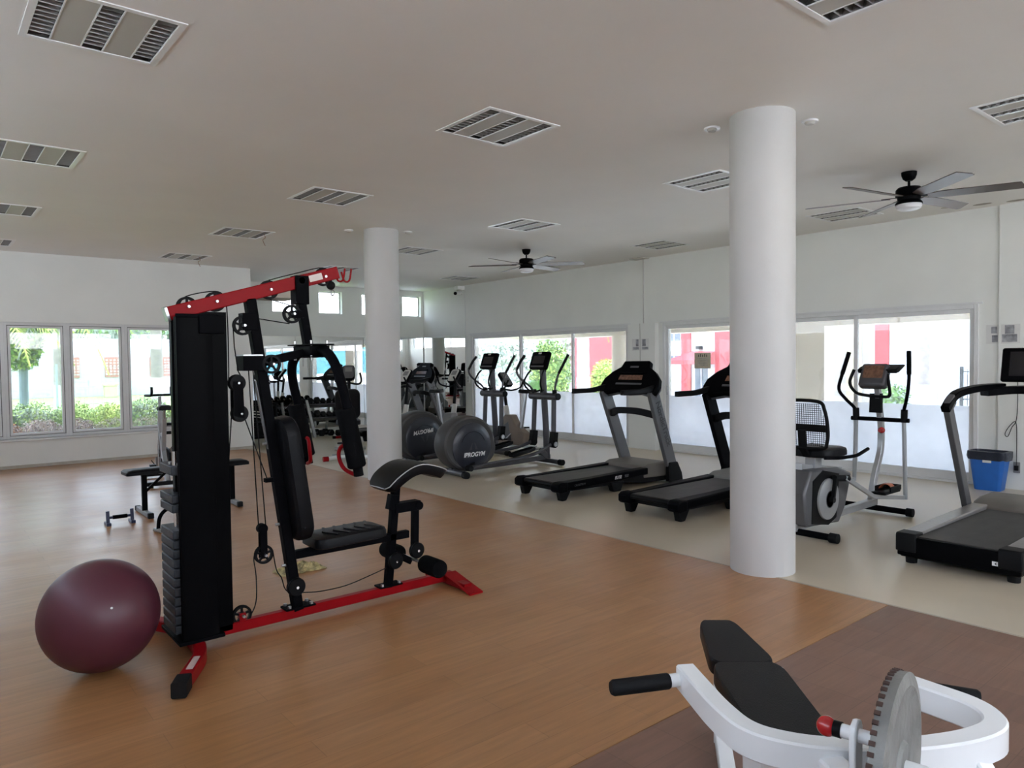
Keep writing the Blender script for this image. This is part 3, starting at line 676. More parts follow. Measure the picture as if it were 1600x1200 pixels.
for s in (-1, 1):
    y = GY + s * .36; pa = fil([P3(1.93, 1.68, GY + s * .05), P3(1.93, 1.675, GY + s * .22), (1.93, y, 1.56), (2.01, y, 1.22), (2.05, y, .92)], .16, 8)
    am = part('press_arm', MB().tube(pa, .030, 16), BLK, g)
    part('foam_grip', MB().lathe([(.027, 0), (.05, 0), (.056, .008), (.056, .35), (.05, .36), (.027, .36)], n=24), FOAM, am, raw=True)
    fg = am.children[0]; fg.matrix_local = Matrix.Translation(V((2.04, y, .975)) - WORLD[g.name]) @ V((-.075, 0, .36)).to_track_quat('Z', 'X').to_matrix().to_4x4()
    part('handle_loop', MB().tube(fil([(2.02, y - s * .04, 1.10), (2.0, y - s * .12, 1.10), (1.99, y - s * .155, 1.04), (2.01, y - s * .13, .95), (2.035, y - s * .02, .925)], .06, 6), .0125, 12), RED, am)
# floating pulley blocks
m = MB(); m.prism([(1.43, 1.30), (1.49, 1.28), (1.485, 1.50), (1.43, 1.50)], GY - .03, GY - .022, 'xz'); m.prism([(1.43, 1.30), (1.49, 1.28), (1.485, 1.50), (1.43, 1.50)], GY + .022, GY + .03, 'xz')
fb = part('floating_block', m, BLK, g)
for c in ((1.458, 1.49), (1.470, 1.31)):
    p = part('pulley_wheel', MB().lathe([(.001, -.025), (.045, -.025), (.05, -.012), (.044, 0), (.05, .012), (.045, .025), (.001, .025)], P3(*c), 'y', 28), BLKM, g)
    part('bolt', MB().rod(P3(*c, GY - .045), P3(*c, GY + .045), .007, n=8), CHR, p)
m = MB()
for s in (-1, 1): m.bb(1.572, 1.612, GY + s * .018 - .003, GY + s * .018 + .003, .43, .62)
part('pulley_yoke', m, BLK, g); pulley(P3(1.595, .452)); part('yoke_top', MB().rod(P3(1.588, .61, GY - .02), P3(1.588, .61, GY + .02), .03), BLK, g)
pulley(P3(1.456, .115)); part('pulley_mount', MB().bb(1.437, 1.475, GY - .022, GY + .022, .08, .13), RED, g, bev=.003)
def cab(*pts, sm_=True):
    pts = [P3(*p) if len(p) == 2 else p for p in pts]
    part('cable', MB().tube(smoothpath(pts, 5) if sm_ else pts, .0035, 6), RUB, g)
cab((1.15, 1.93), (1.192, 1.985), (1.346, 2.02), (1.40, 1.985), (1.414, 1.86), (1.414, 1.56), (1.41, 1.50))
cab((1.662, 2.103), (1.83, 2.155), (2.014, 2.203), (2.07, 2.15), (2.065, 2.11))
cab((1.424, 1.30), (1.395, .95), (1.366, .591), (1.348, .294), (1.364, .177), (1.408, .098), (1.456, .055), (1.50, .09), (1.542, .175), (1.546, .329), (1.535, .44), (1.56, .50))
cab((1.651, .466), (1.671, .344), (1.702, .286), (1.725, .21), (1.78, .168), (1.823, .169), (1.95, .15), (2.128, .15), (2.30, .18), (2.44, .21))
cab((1.445, 1.82), (1.45, 1.70), (1.468, 1.559), (1.50, 1.50), sm_=False)
cab((1.529, 1.577), (1.568, .616), sm_=False); cab((1.555, 1.576), (1.612, .609), sm_=False); cab((1.50, 1.28), (1.629, .898), sm_=False)
cab((1.498, 1.883), (1.786, 1.845), sm_=False); cab((1.661, 1.99), (1.788, 1.96), sm_=False)
part('cable_guide', MB().bb(1.61, 1.67, GY - .02, GY + .02, .885, .91), BLK, g, bev=.003)

# exercise ball
t = thing('exercise_ball', 'large maroon exercise ball on the oak floor beside the gym station', 'exercise ball', (.72, 4.30, 0))
part('ball_shell', MB().ball((0, 0, .288), .288, 64, 40), BALL, t)
dv = V((0.02, -.93, .36)).normalized(); part('valve_plug', MB().rod(V((0, 0, .288)) + dv * .284, V((0, 0, .288)) + dv * .2895, .006, n=12), PAPER, t)
# rag
t = thing('cleaning_cloth', 'crumpled patterned yellow cloth on the floor behind the gym station', 'cloth', (2.26, 5.36, 0))
m = MB(); N = 22
for i in range(N + 1):
    for j in range(N + 1):
        u, v_ = i / N - .5, j / N - .5; zz = .02 + .05 * abs(noise.noise(V((u * 9, v_ * 9, 3)))) + .02 * noise.noise(V((u * 20, v_ * 20, 1)))
        ed = max(abs(u), abs(v_)) * 2; m.v.append(V((u * .36 + .03 * noise.noise(V((v_ * 8, 0, 0))), v_ * .22 + .04 * noise.noise(V((u * 8, 5, 0))), max(.003, zz * (1.05 - ed ** 4)))))
for i in range(N):
    for j in range(N): m.f.append((i * (N + 1) + j, (i + 1) * (N + 1) + j, (i + 1) * (N + 1) + j + 1, i * (N + 1) + j + 1))
CL = mat('patterned_cloth', (.42, .34, .16), .8, nz=.7, scale=22); part('cloth_fold', m, CL, t, sharp=80)

# ================================================================== TREADMILLS (local x = running direction, y = left)
def make_treadmill(label, grey=UPR, wide=.38, text_=True, hood=TAUPE):
    t = thing('treadmill', label, 'treadmill'); Wd = wide
    part('base_frame', MB().prism([(.10, .10), (1.25, .08), (1.5, .04), (2.16, .03), (2.20, .10), (2.0, .17), (.10, .15)], -Wd + .04, Wd - .04), BLKM, t, bev=.006)
    for s in (-1, 1):
        part('side_rail', MB().prism([(.06, .115), (1.55, .15), (1.55, .235), (.06, .205)], s * (Wd - .12), s * Wd), BLK, t, bev=.012)
        part('end_cap', MB().prism([(-.01, .12), (.02, .10), (.13, .10), (.14, .215), (.03, .215), (-.01, .19)], s * (Wd - .13), s * (Wd + .012)), BLK, t, bev=.012)
        part('rear_foot', MB().prism([(.04, .12), (.22, .12), (.16, .03), (.14, 0), (.07, 0), (.06, .04)], s * (Wd - .10), s * (Wd - .02)), BLKM, t, bev=.01)
        part('front_foot', MB().prism([(.88, .12), (1.12, .12), (1.06, .0), (.94, .0)], s * (Wd - .10), s * (Wd - .02)), BLKM, t, bev=.01)
        part('transport_wheel', MB().lathe([(.001, -.018), (.045, -.018), (.05, 0), (.045, .018), (.001, .018)], (2.14, s * (Wd - .06), .05), 'y', 20), RUB, t)
    part('running_belt', MB().bb(.05, 1.52, -Wd + .13, Wd - .13, .185, .208), BELT, t, bev=.006)
    part('rear_roller', MB().rod((.045, -Wd + .12, .178), (.045, Wd - .12, .178), .026), BLKM, t)
    hd = MB(); pr = [(1.50, .20), (1.52, .245), (1.60, .27), (1.95, .275), (2.10, .25), (2.18, .16), (2.18, .08), (1.5, .10)]
    hd.prism(pr, -Wd + .03, Wd - .03); part('motor_hood', hd, hood, t, bev=.02)
    for s in (-1, 1):
        up = part('upright', MB().bar([(2.07, s * (Wd + .01), .0), (1.98, s * (Wd + .01), .25), (1.60, s * (Wd + .03), 1.20)], .06, .175, up=(1, 0, 0)), grey, t, bev=.006)
        part('upright_cover', MB().prism([(1.90, .02), (2.18, .02), (2.16, .12), (2.07, .27), (1.90, .27)], s * (Wd - .01), s * (Wd + .06)), BLKM, t, bev=.012)
        part('grip', MB().bar(fil([(1.02, s * (Wd + .04), 1.20), (1.40, s * (Wd + .04), 1.20), (1.66, s * (Wd + .03), 1.25)], .1), .055, .062), BLKM, t, bev=.008)
    part('cross_bar', MB().bar(smoothpath([(1.72, -Wd, .88), (1.62, -.2, .93), (1.60, 0, .94), (1.62, .2, .93), (1.72, Wd, .88)]), .06, .085), BLKM, t)
    # console : profile in the panel plane, tilted back
    F = frame4((1.56, 0, 1.19), (0, -1, 0), (.50, 0, .86))
    half = [(0, 0), (.20, .015), (.36, -.02), (.46, -.02), (.49, .10), (.46, .20), (.36, .30), (.24, .37), (.215, .46)]
    poly = half + [(-a, b) for a, b in half[::-1][:-1]]
    def slab(m, poly, a, b):
        n = len(poly); vs = [F @ V((x, y, a)) for x, y in poly] + [F @ V((x, y, b)) for x, y in poly]
        m.add(vs, [tuple(range(n)), tuple(range(2 * n - 1, n - 1, -1))] + [(i, i + n, (i + 1) % n + n, (i + 1) % n) for i in range(n)]); return m
    cs = part('console', slab(MB(), poly, -.09, .0), BLKG, t, bev=.018)
    part('console_shell', slab(MB(), [(a * .97, b * .92 - .01) for a, b in poly], -.12, -.085), DGREY, t, bev=.02)
    part('display', slab(MB(), [(-.20, .17), (.20, .17), (.19, .24), (-.19, .24)], .0, .003), BRN, cs)
    part('book_ledge', slab(MB(), [(-.22, .255), (.22, .255), (.22, .275), (-.22, .275)], .0, .03), BLKG, cs)
    part('fan_vent', slab(MB(), [(-.07, .35), (.07, .35), (.07, .375), (-.07, .375)], .0, .004), DGREY, cs)
    part('button_row', slab(MB(), [(-.22, .10), (.22, .10), (.22, .125), (-.22, .125)], 0, .004), DGREY, cs)
    if text_:
        d = V((-.38, 0, .95)).normalized()
        up = [c for c in t.children if c.name.startswith('upright') and not c.name.startswith('upright_cover')][0]
        text('NordicTrack', .125, V((1.775, -Wd - .0615, .78)), -d, (d.z, 0, -d.x) if False else (.95, 0, .38), DTXT, up, bold=.002, spacing=.95)
        rl = [c for c in t.children if c.name.startswith('side_rail')][0]
        text('ELITE', .05, (.98, -Wd - .006, .175), (1, 0, .02), (0, 0, 1), WTXT, rl, shear=.3, bold=.001)
        text('900', .05, (1.13, -Wd - .006, .178), (1, 0, .02), (0, 0, 1), DGREY, rl, shear=.3)
        text('CROSSTECH', .032, (.33, -Wd - .006, .165), (1, 0, .02), (0, 0, 1), DGREY, rl, shear=.3)
    return t
tm = make_treadmill('grey and black folding treadmill with lettered upright, nearest the elliptical trainers')
tm.location = (5.55, 6.29, 0); tm['group'] = 'treadmills facing the sliding doors'
tm2 = make_treadmill('black treadmill with slim uprights, partly hidden behind the near column', grey=BLK, text_=False, hood=MGREY)
tm2.location = (5.68, 4.74, 0); tm2['group'] = 'treadmills facing the sliding doors'
part('tablet_frame', MB().add([(2.02, -.18, 1.50), (2.02, .22, 1.50), (2.14, .20, 1.70), (2.14, -.16, 1.70), (2.06, -.18, 1.48), (2.06, .22, 1.48), (2.18, .20, 1.68), (2.18, -.16, 1.68)], [(0, 1, 2, 3), (4, 5, 6, 7), (0, 1, 5, 4), (1, 2, 6, 5), (2, 3, 7, 6), (3, 0, 4, 7)]), BLKG, tm2, bev=.01)
dup(tm, (6.95, 13.55, 0), 0, 'treadmill with lettered upright in the far corner, in front of the mirror', 'treadmills facing the sliding doors')

# third treadmill, wide with light rails and a screen
def make_wide_treadmill():
    t = thing('treadmill', 'wide black treadmill with grey side rails and a large screen at the right picture edge', 'treadmill', group='treadmills facing the sliding doors')
    Wd = .41
    part('base_frame', MB().prism([(0, .06), (.02, .05), (1.9, .05), (1.95, .2), (0, .2)], -Wd + .01, Wd - .01), BLKM, t, bev=.012)
    part('rear_panel', MB().bb(-.02, .03, -Wd, Wd, .065, .215), BLKG, t, bev=.012)
    for s in (-1, 1):
        part('side_rail', MB().prism([(.0, .20), (1.55, .21), (1.7, .235), (1.7, .255), (1.5, .255), (.0, .235)], s * (Wd - .13), s * Wd), STL2, t, bev=.012)
        part('end_cap', MB().prism([(-.03, .10), (.10, .10), (.12, .242), (-.02, .242), (-.03, .22)], s * (Wd - .14), s * (Wd + .008)), BLKM, t, bev=.01)
        part('rear_foot', MB().lathe([(.04, 0), (.045, .07)], (.08, s * (Wd - .07), 0), n=18), RUB, t)
        part('front_foot', MB().lathe([(.04, 0), (.045, .07)], (1.75, s * (Wd - .07), 0), n=18), RUB, t)
    part('running_belt', MB().bb(.02, 1.60, -Wd + .135, Wd - .135, .195, .222), BELT, t, bev=.004)
    part('motor_hood', MB().prism([(1.52, .22), (1.60, .275), (1.75, .30), (2.05, .30), (2.15, .22), (2.15, .06), (1.55, .06)], -Wd, Wd), TAUPE, t, bev=.03)
    b = part('rear_badge', MB().bb(-.024, -.019, -.30, -.235, .115, .145), WTXT, t, label='small silver badge')
    part('badge_mark', MB().add([(-.025, -.262, .118), (-.025, -.262, .142), (-.025, -.250, .130)], [(0, 1, 2)]), DTXT, b)
    for s in (-1, 1):
        part('upright', MB().bar(fil([(1.62, s * (Wd + .04), .12), (1.16, s * (Wd + .06), 1.15), (1.24, s * (Wd + .05), 1.22)], .03), .05, .11, up=(1, 0, 0)), DGREY if s > 0 else BLKG, t, bev=.004)  # left upright greyer: its lit inner side is put into the colour
        part('handrail', MB().bar(smoothpath([(1.10, s * (Wd + .06), 1.13), (1.30, s * (Wd + .05), 1.25), (1.6, s * (Wd - .02), 1.30), (1.95, s * (Wd - .12), 1.31)]), .07, .06), BLKG, t)
    part('console_beam', MB().bar(smoothpath([(1.80, -Wd + .02, 1.26), (1.95, -.2, 1.28), (1.98, 0, 1.28), (1.95, .2, 1.28), (1.80, Wd - .02, 1.26)]), .16, .07), BLKG, t)
    part('console_neck', MB().bb(1.98, 2.06, -.12, .12, 1.28, 1.42), BLKG, t, bev=.01)
    F = frame4((2.0, 0, 1.51), (0, -1, 0), (.22, 0, .97)); m = MB()
    sc_ = part('screen_housing', padmesh(.62, .32, .05, .02, F), BLKG, t)
    m.add([F @ V(p) for p in ((-.24, -.11, .0255), (.24, -.11, .0255), (.24, .12, .0255), (-.24, .12, .0255))], [(0, 1, 2, 3)]); part('screen', m, SCR, sc_)
    return t
STL2 = mat('grey_rail_plastic', (.24, .22, .21), .38, .3, nz=.08, scale=30)
t3 = make_wide_treadmill(); t3.location = (5.86, 1.99, 0)

# ================================================================== ELLIPTICAL TRAINERS
def make_elliptical(label, textrot=0):
    t = thing('elliptical_trainer', label, 'elliptical trainer', group='pair of black elliptical trainers')
    part('rear_stabiliser', MB().tube(smoothpath([(0.0, -.37, .045), (.03, -.2, .05), (.03, .2, .05), (0, .37, .045)]), .045, 16), GUN, t)
    for s in (-1, 1): part('end_cap', MB().rod((-.0, s * .34, .045), (-.01, s * .42, .045), .05), RUB, t)
    part('front_stabiliser', MB().rod((1.80, -.36, .045), (1.80, .36, .045), .036), GUN, t)
    for s in (-1, 1): part('end_cap', MB().rod((1.80, s * .33, .045), (1.80, s * .41, .045), .045), RUB, t)
    part('base_rail', MB().bar([(.0, 0, .07), (1.3, 0, .08), (1.88, 0, .10)], .08, .07), GUN, t)
    m = MB(); m.lathe([(.10, -.19), (.34, -.19), (.365, -.20), (.392, -.18), (.405, -.13), (.41, -.05), (.41, .05), (.405, .13), (.392, .18), (.365, .20), (.34, .19), (.10, .19)], (0, 0, 0), 'y', 56, sc=(1.12, .7, .96))
    for v in m.v:
        if v.x > .1 and v.z < 0: v.x *= 1.0 + .25 * min(1, -v.z / .3) * (v.x / .45)
        v += V((.26, 0, .44))
        v.z = max(v.z, .06)
    hs = part('drive_housing', m, HOUS, t)
    for s in (-1, 1):
        m = MB(); m.lathe([(.001, s * .168), (.22, s * .164), (.315, s * .152), (.335, s * .14), (.335, s * .12)], (.29, 0, .40), 'y', 48); d = part('side_disc', m, DISC, t)
        m = MB()
        n = 20; m.tube([(.29 + .21 * math.cos(a), s * .167, .40 + .21 * math.sin(a)) for a in [math.radians(20 + 140 * k / n) for k in range(n + 1)]], .003, 6); part('disc_groove', m, BLKM, d)
        if s < 0:
            a = textrot; xd = V((math.cos(a), 0, math.sin(a))); yd = V((-math.sin(a), 0, math.cos(a))); c0 = V((.29, -.174, .40))
            text('IPROGYM', .085, c0 - yd * .115 + xd * .01, xd, yd, WTXT, d, shear=.25, bold=.0025)
            m = MB()
            for k in (-1, 1):
                m.add([c0 + xd * k * .012 + yd * .055, c0 + xd * k * .028 + yd * .045, c0 + xd * k * .075 - yd * .045, c0 + xd * k * .03 - yd * .045, c0 + xd * k * .025 - yd * .02, c0 + xd * k * .032 - yd * .01], [(0, 1, 2, 3, 4, 5)])
            part('emblem', m, GUN, d)
    for s, ph in ((-1, 0), (1, 1)):
        zc = .12 if ph == 0 else .30; xc = .12 if ph == 0 else .35
        part('crank_arm', MB().bar([(.30, s * .15, .16), (xc, s * .285, zc)], .03, .05, up=(0, 1, 0)), BLKM, t)
        part('pedal_link', MB().tube(smoothpath([(xc, s * .30, zc), (xc + .35, s * .30, zc + .03), (1.05, s * .27, .17 + .07 * ph), (1.45, s * .24, .22 + .04 * ph), (1.76, s * .235, .33)]), .026, 12), GUN, t)
        part('link_cap', MB().rod((xc + .0, s * .30 - .045, zc), (xc, s * .30 + .045, zc), .04), RUB, t)
        m = MB(); xo = -.05 if ph == 0 else -.12; zo = .235 + .06 * ph
        pl = [(.98, -.055), (1.03, -.075), (1.30, -.075), (1.42, -.045), (1.42, .045), (1.30, .075), (1.03, .075), (.98, .055)]
        M4 = Matrix.Translation((xo, s * .22, zo)) @ Matrix.Translation((1.2, 0, 0)) @ Matrix.Rotation(math.radians(-9), 4, 'Y') @ Matrix.Translation((-1.2, 0, 0))
        m.prism(pl, -.012, .012, 'xy', M4); pd = part('foot_pedal', m, BLKM, t, bev=.006)
        m = MB(); q = pl + [pl[0]]; m.bar([M4 @ V((a, b, .022)) for a, b in q], .012, .035); part('pedal_rim', m, BLKM, pd)
        part('swing_leg', MB().tube([(1.80, s * .22, 1.04), (1.77, s * .235, .36)], .038, 14), GUN, t)
        part('leg_boot', MB().bar([(1.785, s * .235, .50), (1.765, s * .235, .33)], .09, .11, up=(1, 0, 0)), BLKM, t, bev=.01)
        j = part('pivot_joint', MB().rod((1.765, s * .24 - .04, .32), (1.765, s * .24 + .04, .32), .06, n=24), BLKM, t)
        part('joint_cap', MB().rod((1.765, s * .24 + s * .035, .32), (1.765, s * .24 + s * .055, .32), .038, n=20), STL, j)
        # moving arm
        if s < 0: ap = [(1.80, s * .24, 1.08), (1.81, s * .25, 1.22), (1.84, s * .29, 1.40), (1.92, s * .34, 1.58), (1.98, s * .36, 1.69)]
        else: ap = [(1.80, s * .22, 1.08), (1.72, s * .24, 1.19), (1.56, s * .30, 1.33), (1.52, s * .33, 1.46), (1.62, s * .34, 1.60), (1.70, s * .34, 1.68)]
        a_ = part('moving_arm', MB().tube(smoothpath(ap), .017, 12), GUN, t)
        part('arm_grip', MB().tube(smoothpath(ap[-3:]), .022, 12), RUB, a_)
        part('arm_socket', MB().rod((1.80, s * .235, 1.02), (1.80, s * .235, 1.15), .036), BLKM, t)
    part('pivot_axle', MB().rod((1.80, -.31, 1.045), (1.80, .31, 1.045), .055, n=28), GUN, t)
    for s in (-1, 1): part('axle_cap', MB().rod((1.80, s * .305, 1.045), (1.80, s * .325, 1.045), .05), BLKM, t)
    part('mast', MB().tube(smoothpath([(1.84, 0, .06), (1.83, 0, .5), (1.80, 0, 1.0), (1.77, 0, 1.5)]), .050, 18, scales=None), GUN, t)
    part('mast_cover', MB().bar([(1.84, 0, .08), (1.70, 0, .20)], .09, .10, up=(1, 0, 0)), GUN, t, bev=.01)
    for s in (-1, 1): part('fixed_handlebar', MB().tube(smoothpath([(1.75, s * .03, 1.14), (1.66, s * .08, 1.12), (1.60, s * .16, 1.16), (1.55, s * .19, 1.26), (1.60, s * .17, 1.38), (1.66, s * .15, 1.45)]), .015, 12), BLKM, t)
    F = frame4((1.72, 0, 1.60), (0, -1, 0), (.35, 0, .94))
    cs = part('console', padmesh(.40, .29, .06, .035, F), BLKG, t)
    for (a, b, c, d, mt_, nm) in ((-.13, .13, -.06, .07, SCR, 'screen'), (-.04, .03, .10, .125, LPAN, 'console_badge'), (-.15, .15, -.115, -.09, DGREY, 'button_strip')):
        part(nm, MB().add([F @ V(p) for p in ((a, c, .0315), (b, c, .0315), (b, d, .0315), (a, d, .0315))], [(0, 1, 2, 3)]), mt_, cs)
    part('console_neck', MB().rod((1.78, 0, 1.42), (1.76, 0, 1.56), .05), BLKM, t)
    return t
DISC = mat('dark_blue_grey_disc', (.022, .024, .034), .3, nz=.1); HOUS = mat('dark_grey_housing', (.045, .042, .041), .5, nz=.1, bump=.05, bscale=150)
e1 = make_elliptical('black elliptical trainer with large lettered drive disc, nearer of the pair'); e1.location = (5.77, 8.37, 0)
e2 = make_elliptical('black elliptical trainer whose drive disc lettering is upside down, farther of the pair', textrot=PI + .1); e2.location = (5.87, 9.78, 0)

# ================================================================== HYBRID SEATED ELLIPTICAL
t = thing('hybrid_trainer', 'grey seated elliptical bike with mesh backrest and tall handlebars beside the near column', 'exercise bike', (6.6, 3.35, 0), world=True)
HY = 3.35
part('rear_stabiliser', MB().rod((6.05, 3.02, .045), (6.05, 3.72, .045), .03), BLK, t)
for y in (3.0, 3.74): part('end_cap', MB().rod((6.05, y - .035, .045), (6.05, y + .035, .045), .043), RUB, t)
part('front_stabiliser', MB().rod((7.60, 3.02, .045), (7.60, 3.70, .045), .03), BLK, t)
for y in (3.0, 3.72): part('end_cap', MB().rod((7.60, y - .03, .045), (7.60, y + .03, .045), .043), RUB, t)
part('base_rail', MB().bar([(6.02, HY, .08), (6.7, HY, .10), (7.62, HY, .11)], .06, .07), SILV, t)
part('body_housing', MB().prism([(6.02, .10), (6.62, .06), (6.74, .20), (6.86, .50), (6.60, .58), (6.10, .60), (5.98, .40)], HY - .12, HY + .12), DGREY, t, bev=.02)
part('body_trim', MB().prism([(6.10, .12), (6.40, .07), (6.55, .12), (6.60, .52), (6.30, .58), (6.12, .50)], HY - .125, HY - .118), BLKM, t)
for s in (-1, 1):
    d = part('crank_disc', MB().lathe([(.001, s * .15), (.16, s * .148), (.185, s * .14), (.19, s * .12)], (6.38, HY, .31), 'y', 44), SILV, t)
    part('disc_ring', MB().lathe([(.07, s * .151), (.075, s * .153), (.08, s * .151)], (6.38, HY, .31), 'y', 36), DGREY, d)
    part('disc_hub', MB().rod((6.38, HY + s * .15, .31), (6.38, HY + s * .19, .31), .028), BLKM, d)
    c = (6.38, .31); q = (6.42, .50) if s < 0 else (6.34, .14)
    part('crank_arm', MB().bar([(c[0], HY + s * .175, c[1]), (q[0], HY + s * .18, q[1])], .025, .035, up=(0, 1, 0)), BLKM, t)
    part('crank_sleeve', MB().rod((q[0], HY + s * .17, q[1]), (q[0] + .16, HY + s * .22, q[1] - .01), .03), RUB, t)
    part('pedal_link', MB().bar([(q[0] + .10, HY + s * .22, q[1]), (7.05, HY + s * .24, .26 if s < 0 else .24), (7.70, HY + s * .25, .17 if s < 0 else .30)], .03, .04), SILV, t)
    m = MB(); px_ = 7.12 if s < 0 else 6.85
    m.bb(px_, px_ + .34, HY + s * .25 - .07, HY + s * .25 + .07, .27, .295); pd = part('foot_pedal', m, BLKM, t, bev=.008)
    m = MB(); 
    for yy in (-.07, .07): m.bb(px_ + .1, px_ + .34, HY + s * .25 + yy - .006, HY + s * .25 + yy + .006, .29, .34)
    m.bb(px_ + .33, px_ + .345, HY + s * .25 - .07, HY + s * .25 + .07, .29, .34); part('pedal_guard', m, BLKM, pd, bev=.004)
    if s < 0: part('pedal_strap', MB().bar(smoothpath([(px_ + .2, HY - .32, .30), (px_ + .2, HY - .28, .35), (px_ + .2, HY - .22, .35), (px_ + .2, HY - .18, .30)]), .08, .006, up=(0, 0, 1)), ORNG, pd)
    lt = (7.72, HY + s * .24, .96)
    part('swing_leg', MB().tube([lt, (7.72 + s * .0, HY + s * .26, .28 if s > 0 else .15)], .02, 12), SILV, t)
    ap = [(7.72, HY + s * .24, .98), (7.70, HY + s * .25, 1.06), (7.62, HY + s * .30, 1.15), (7.55, HY + s * .345, 1.26), (7.60, HY + s * .335, 1.42), (7.68, HY + s * .30, 1.65)]
    a_ = part('moving_arm', MB().tube(smoothpath(ap), .017, 12), BLK, t)
    part('arm_grip', MB().tube(smoothpath(ap[-2:]), .022, 12), FOAM, a_)
    part('arm_socket', MB().rod((7.72, HY + s * .24, .93), (7.72, HY + s * .245, 1.06), .032), BLKM, t)
part('pivot_axle', MB().rod((7.72, HY - .29, .95), (7.72, HY + .29, .95), .022), BLK, t)
part('mast', MB().bar(smoothpath([(7.52, HY, .10), (7.60, HY, .35), (7.74, HY, .62), (7.76, HY, .85), (7.72, HY, 1.05), (7.67, HY, 1.30)]), .05, .065, up=(1, 0, 0)), SILV, t)
part('tension_knob', MB().lathe([(.001, -.04), (.02, -.038), (.032, -.02), (.032, .01), (.001, .012)], (7.70, HY - .03, .84), 'x', 20), REDG, t)
part('bottle_cage', MB().bar([(7.69, HY + .02, 1.22), (7.68, HY + .02, 1.02)], .12, .05, up=(1, 0, 0)), BLKM, t, bev=.012)
part('fixed_handlebar', MB().tube(fil([(7.52, HY + .17, 1.47), (7.50, HY + .22, 1.33), (7.55, HY + .17, 1.22), (7.66, HY + .05, 1.19), (7.66, HY - .05, 1.19), (7.60, HY - .16, 1.19), (7.58, HY - .15, 1.33), (7.60, HY - .13, 1.42)], .06, 6), .016, 12), BLKM, t)
F = frame4((7.60, HY, 1.40), (0, -1, 0), (.45, 0, .89))
cs = part('console', padmesh(.27, .26, .09, .03, F), GUN, t)
part('display', MB().add([F @ V(p) for p in ((-.10, -.04, .046), (.10, -.04, .046), (.10, .10, .046), (-.10, .10, .046))], [(0, 1, 2, 3)]), BRN, cs)
part('console_tray', MB().prism([(7.58, 1.47), (7.66, 1.50), (7.80, 1.52), (7.80, 1.50), (7.66, 1.44), (7.60, 1.43)], HY - .22, HY + .17), BLKM, t, bev=.01)
# seat and mesh back (rider faces the mast)
part('seat_rail', MB().bar([(6.10, HY, .62), (6.85, HY, .52)], .06, .05), SILV, t)
part('seat_post', MB().bb(6.30, 6.42, HY - .05, HY + .05, .55, .70), SILV, t, bev=.006)
part('seat_pad', padmesh(.44, .42, .08, .12, frame4((6.45, HY + .0, .735), (1, 0, 0), (0, 1, 0))), VINYL, t)
part('back_support', MB().bar([(6.25, HY, .70), (6.17, HY, .78), (6.15, HY, .95)], .07, .02, up=(1, 0, 0)), BLKM, t)
F = frame4((6.16, HY, 1.0), (0, -1, 0), (-.06, 0, 1))
out_ = [(-.17, -.21), (.17, -.21), (.225, -.15), (.235, -.02), (.21, .14), (.15, .21), (-.15, .21), (-.21, .14), (-.235, -.02), (-.225, -.15)]
op = smoothpath([F @ V((a, b, 0)) for a, b in out_] + [F @ V((*out_[0], 0))], 4)
bf = part('backrest_frame', MB().tube(op[:-1], .016, 10, closed=True), BLKM, t)
m = MB()
def inside(x, y): return abs(x) < .225 - max(0, (y - .02)) * .35 - max(0, -.12 - y) * .5 and abs(y) < .20
for k in range(-11, 12):
    x = k * .02; ys = [y / 100 for y in range(-21, 22) if inside(x, y / 100)]
    if ys: m.bar([F @ V((x, ys[0], .004)), F @ V((x, ys[-1], .004))], .0045, .003, up=F.to_3x3() @ V((0, 0, 1)))
for k in range(-11, 12):
    y = k * .0185; xs_ = [x / 100 for x in range(-23, 24) if inside(x / 100, y)]
    if xs_: m.bar([F @ V((xs_[0], y, .004)), F @ V((xs_[-1], y, .004))], .0045, .003, up=F.to_3x3() @ V((0, 0, 1)))
part('mesh_panel', m, BLKM, bf)
part('lumbar_bar', MB().bar([F @ V((-.225, -.03, -.005)), F @ V((.225, -.03, -.005))], .065, .02, up=F.to_3x3() @ V((0, 0, 1))), BLKM, bf, bev=.004)
for s in (-1, 1): part('armrest', MB().tube(fil([(6.25, HY + s * .16, .70), (6.35, HY + s * .26, .70), (6.62, HY + s * .28, .70), (6.86, HY + s * .27, .74)], .06), .016, 12), BLK, t)

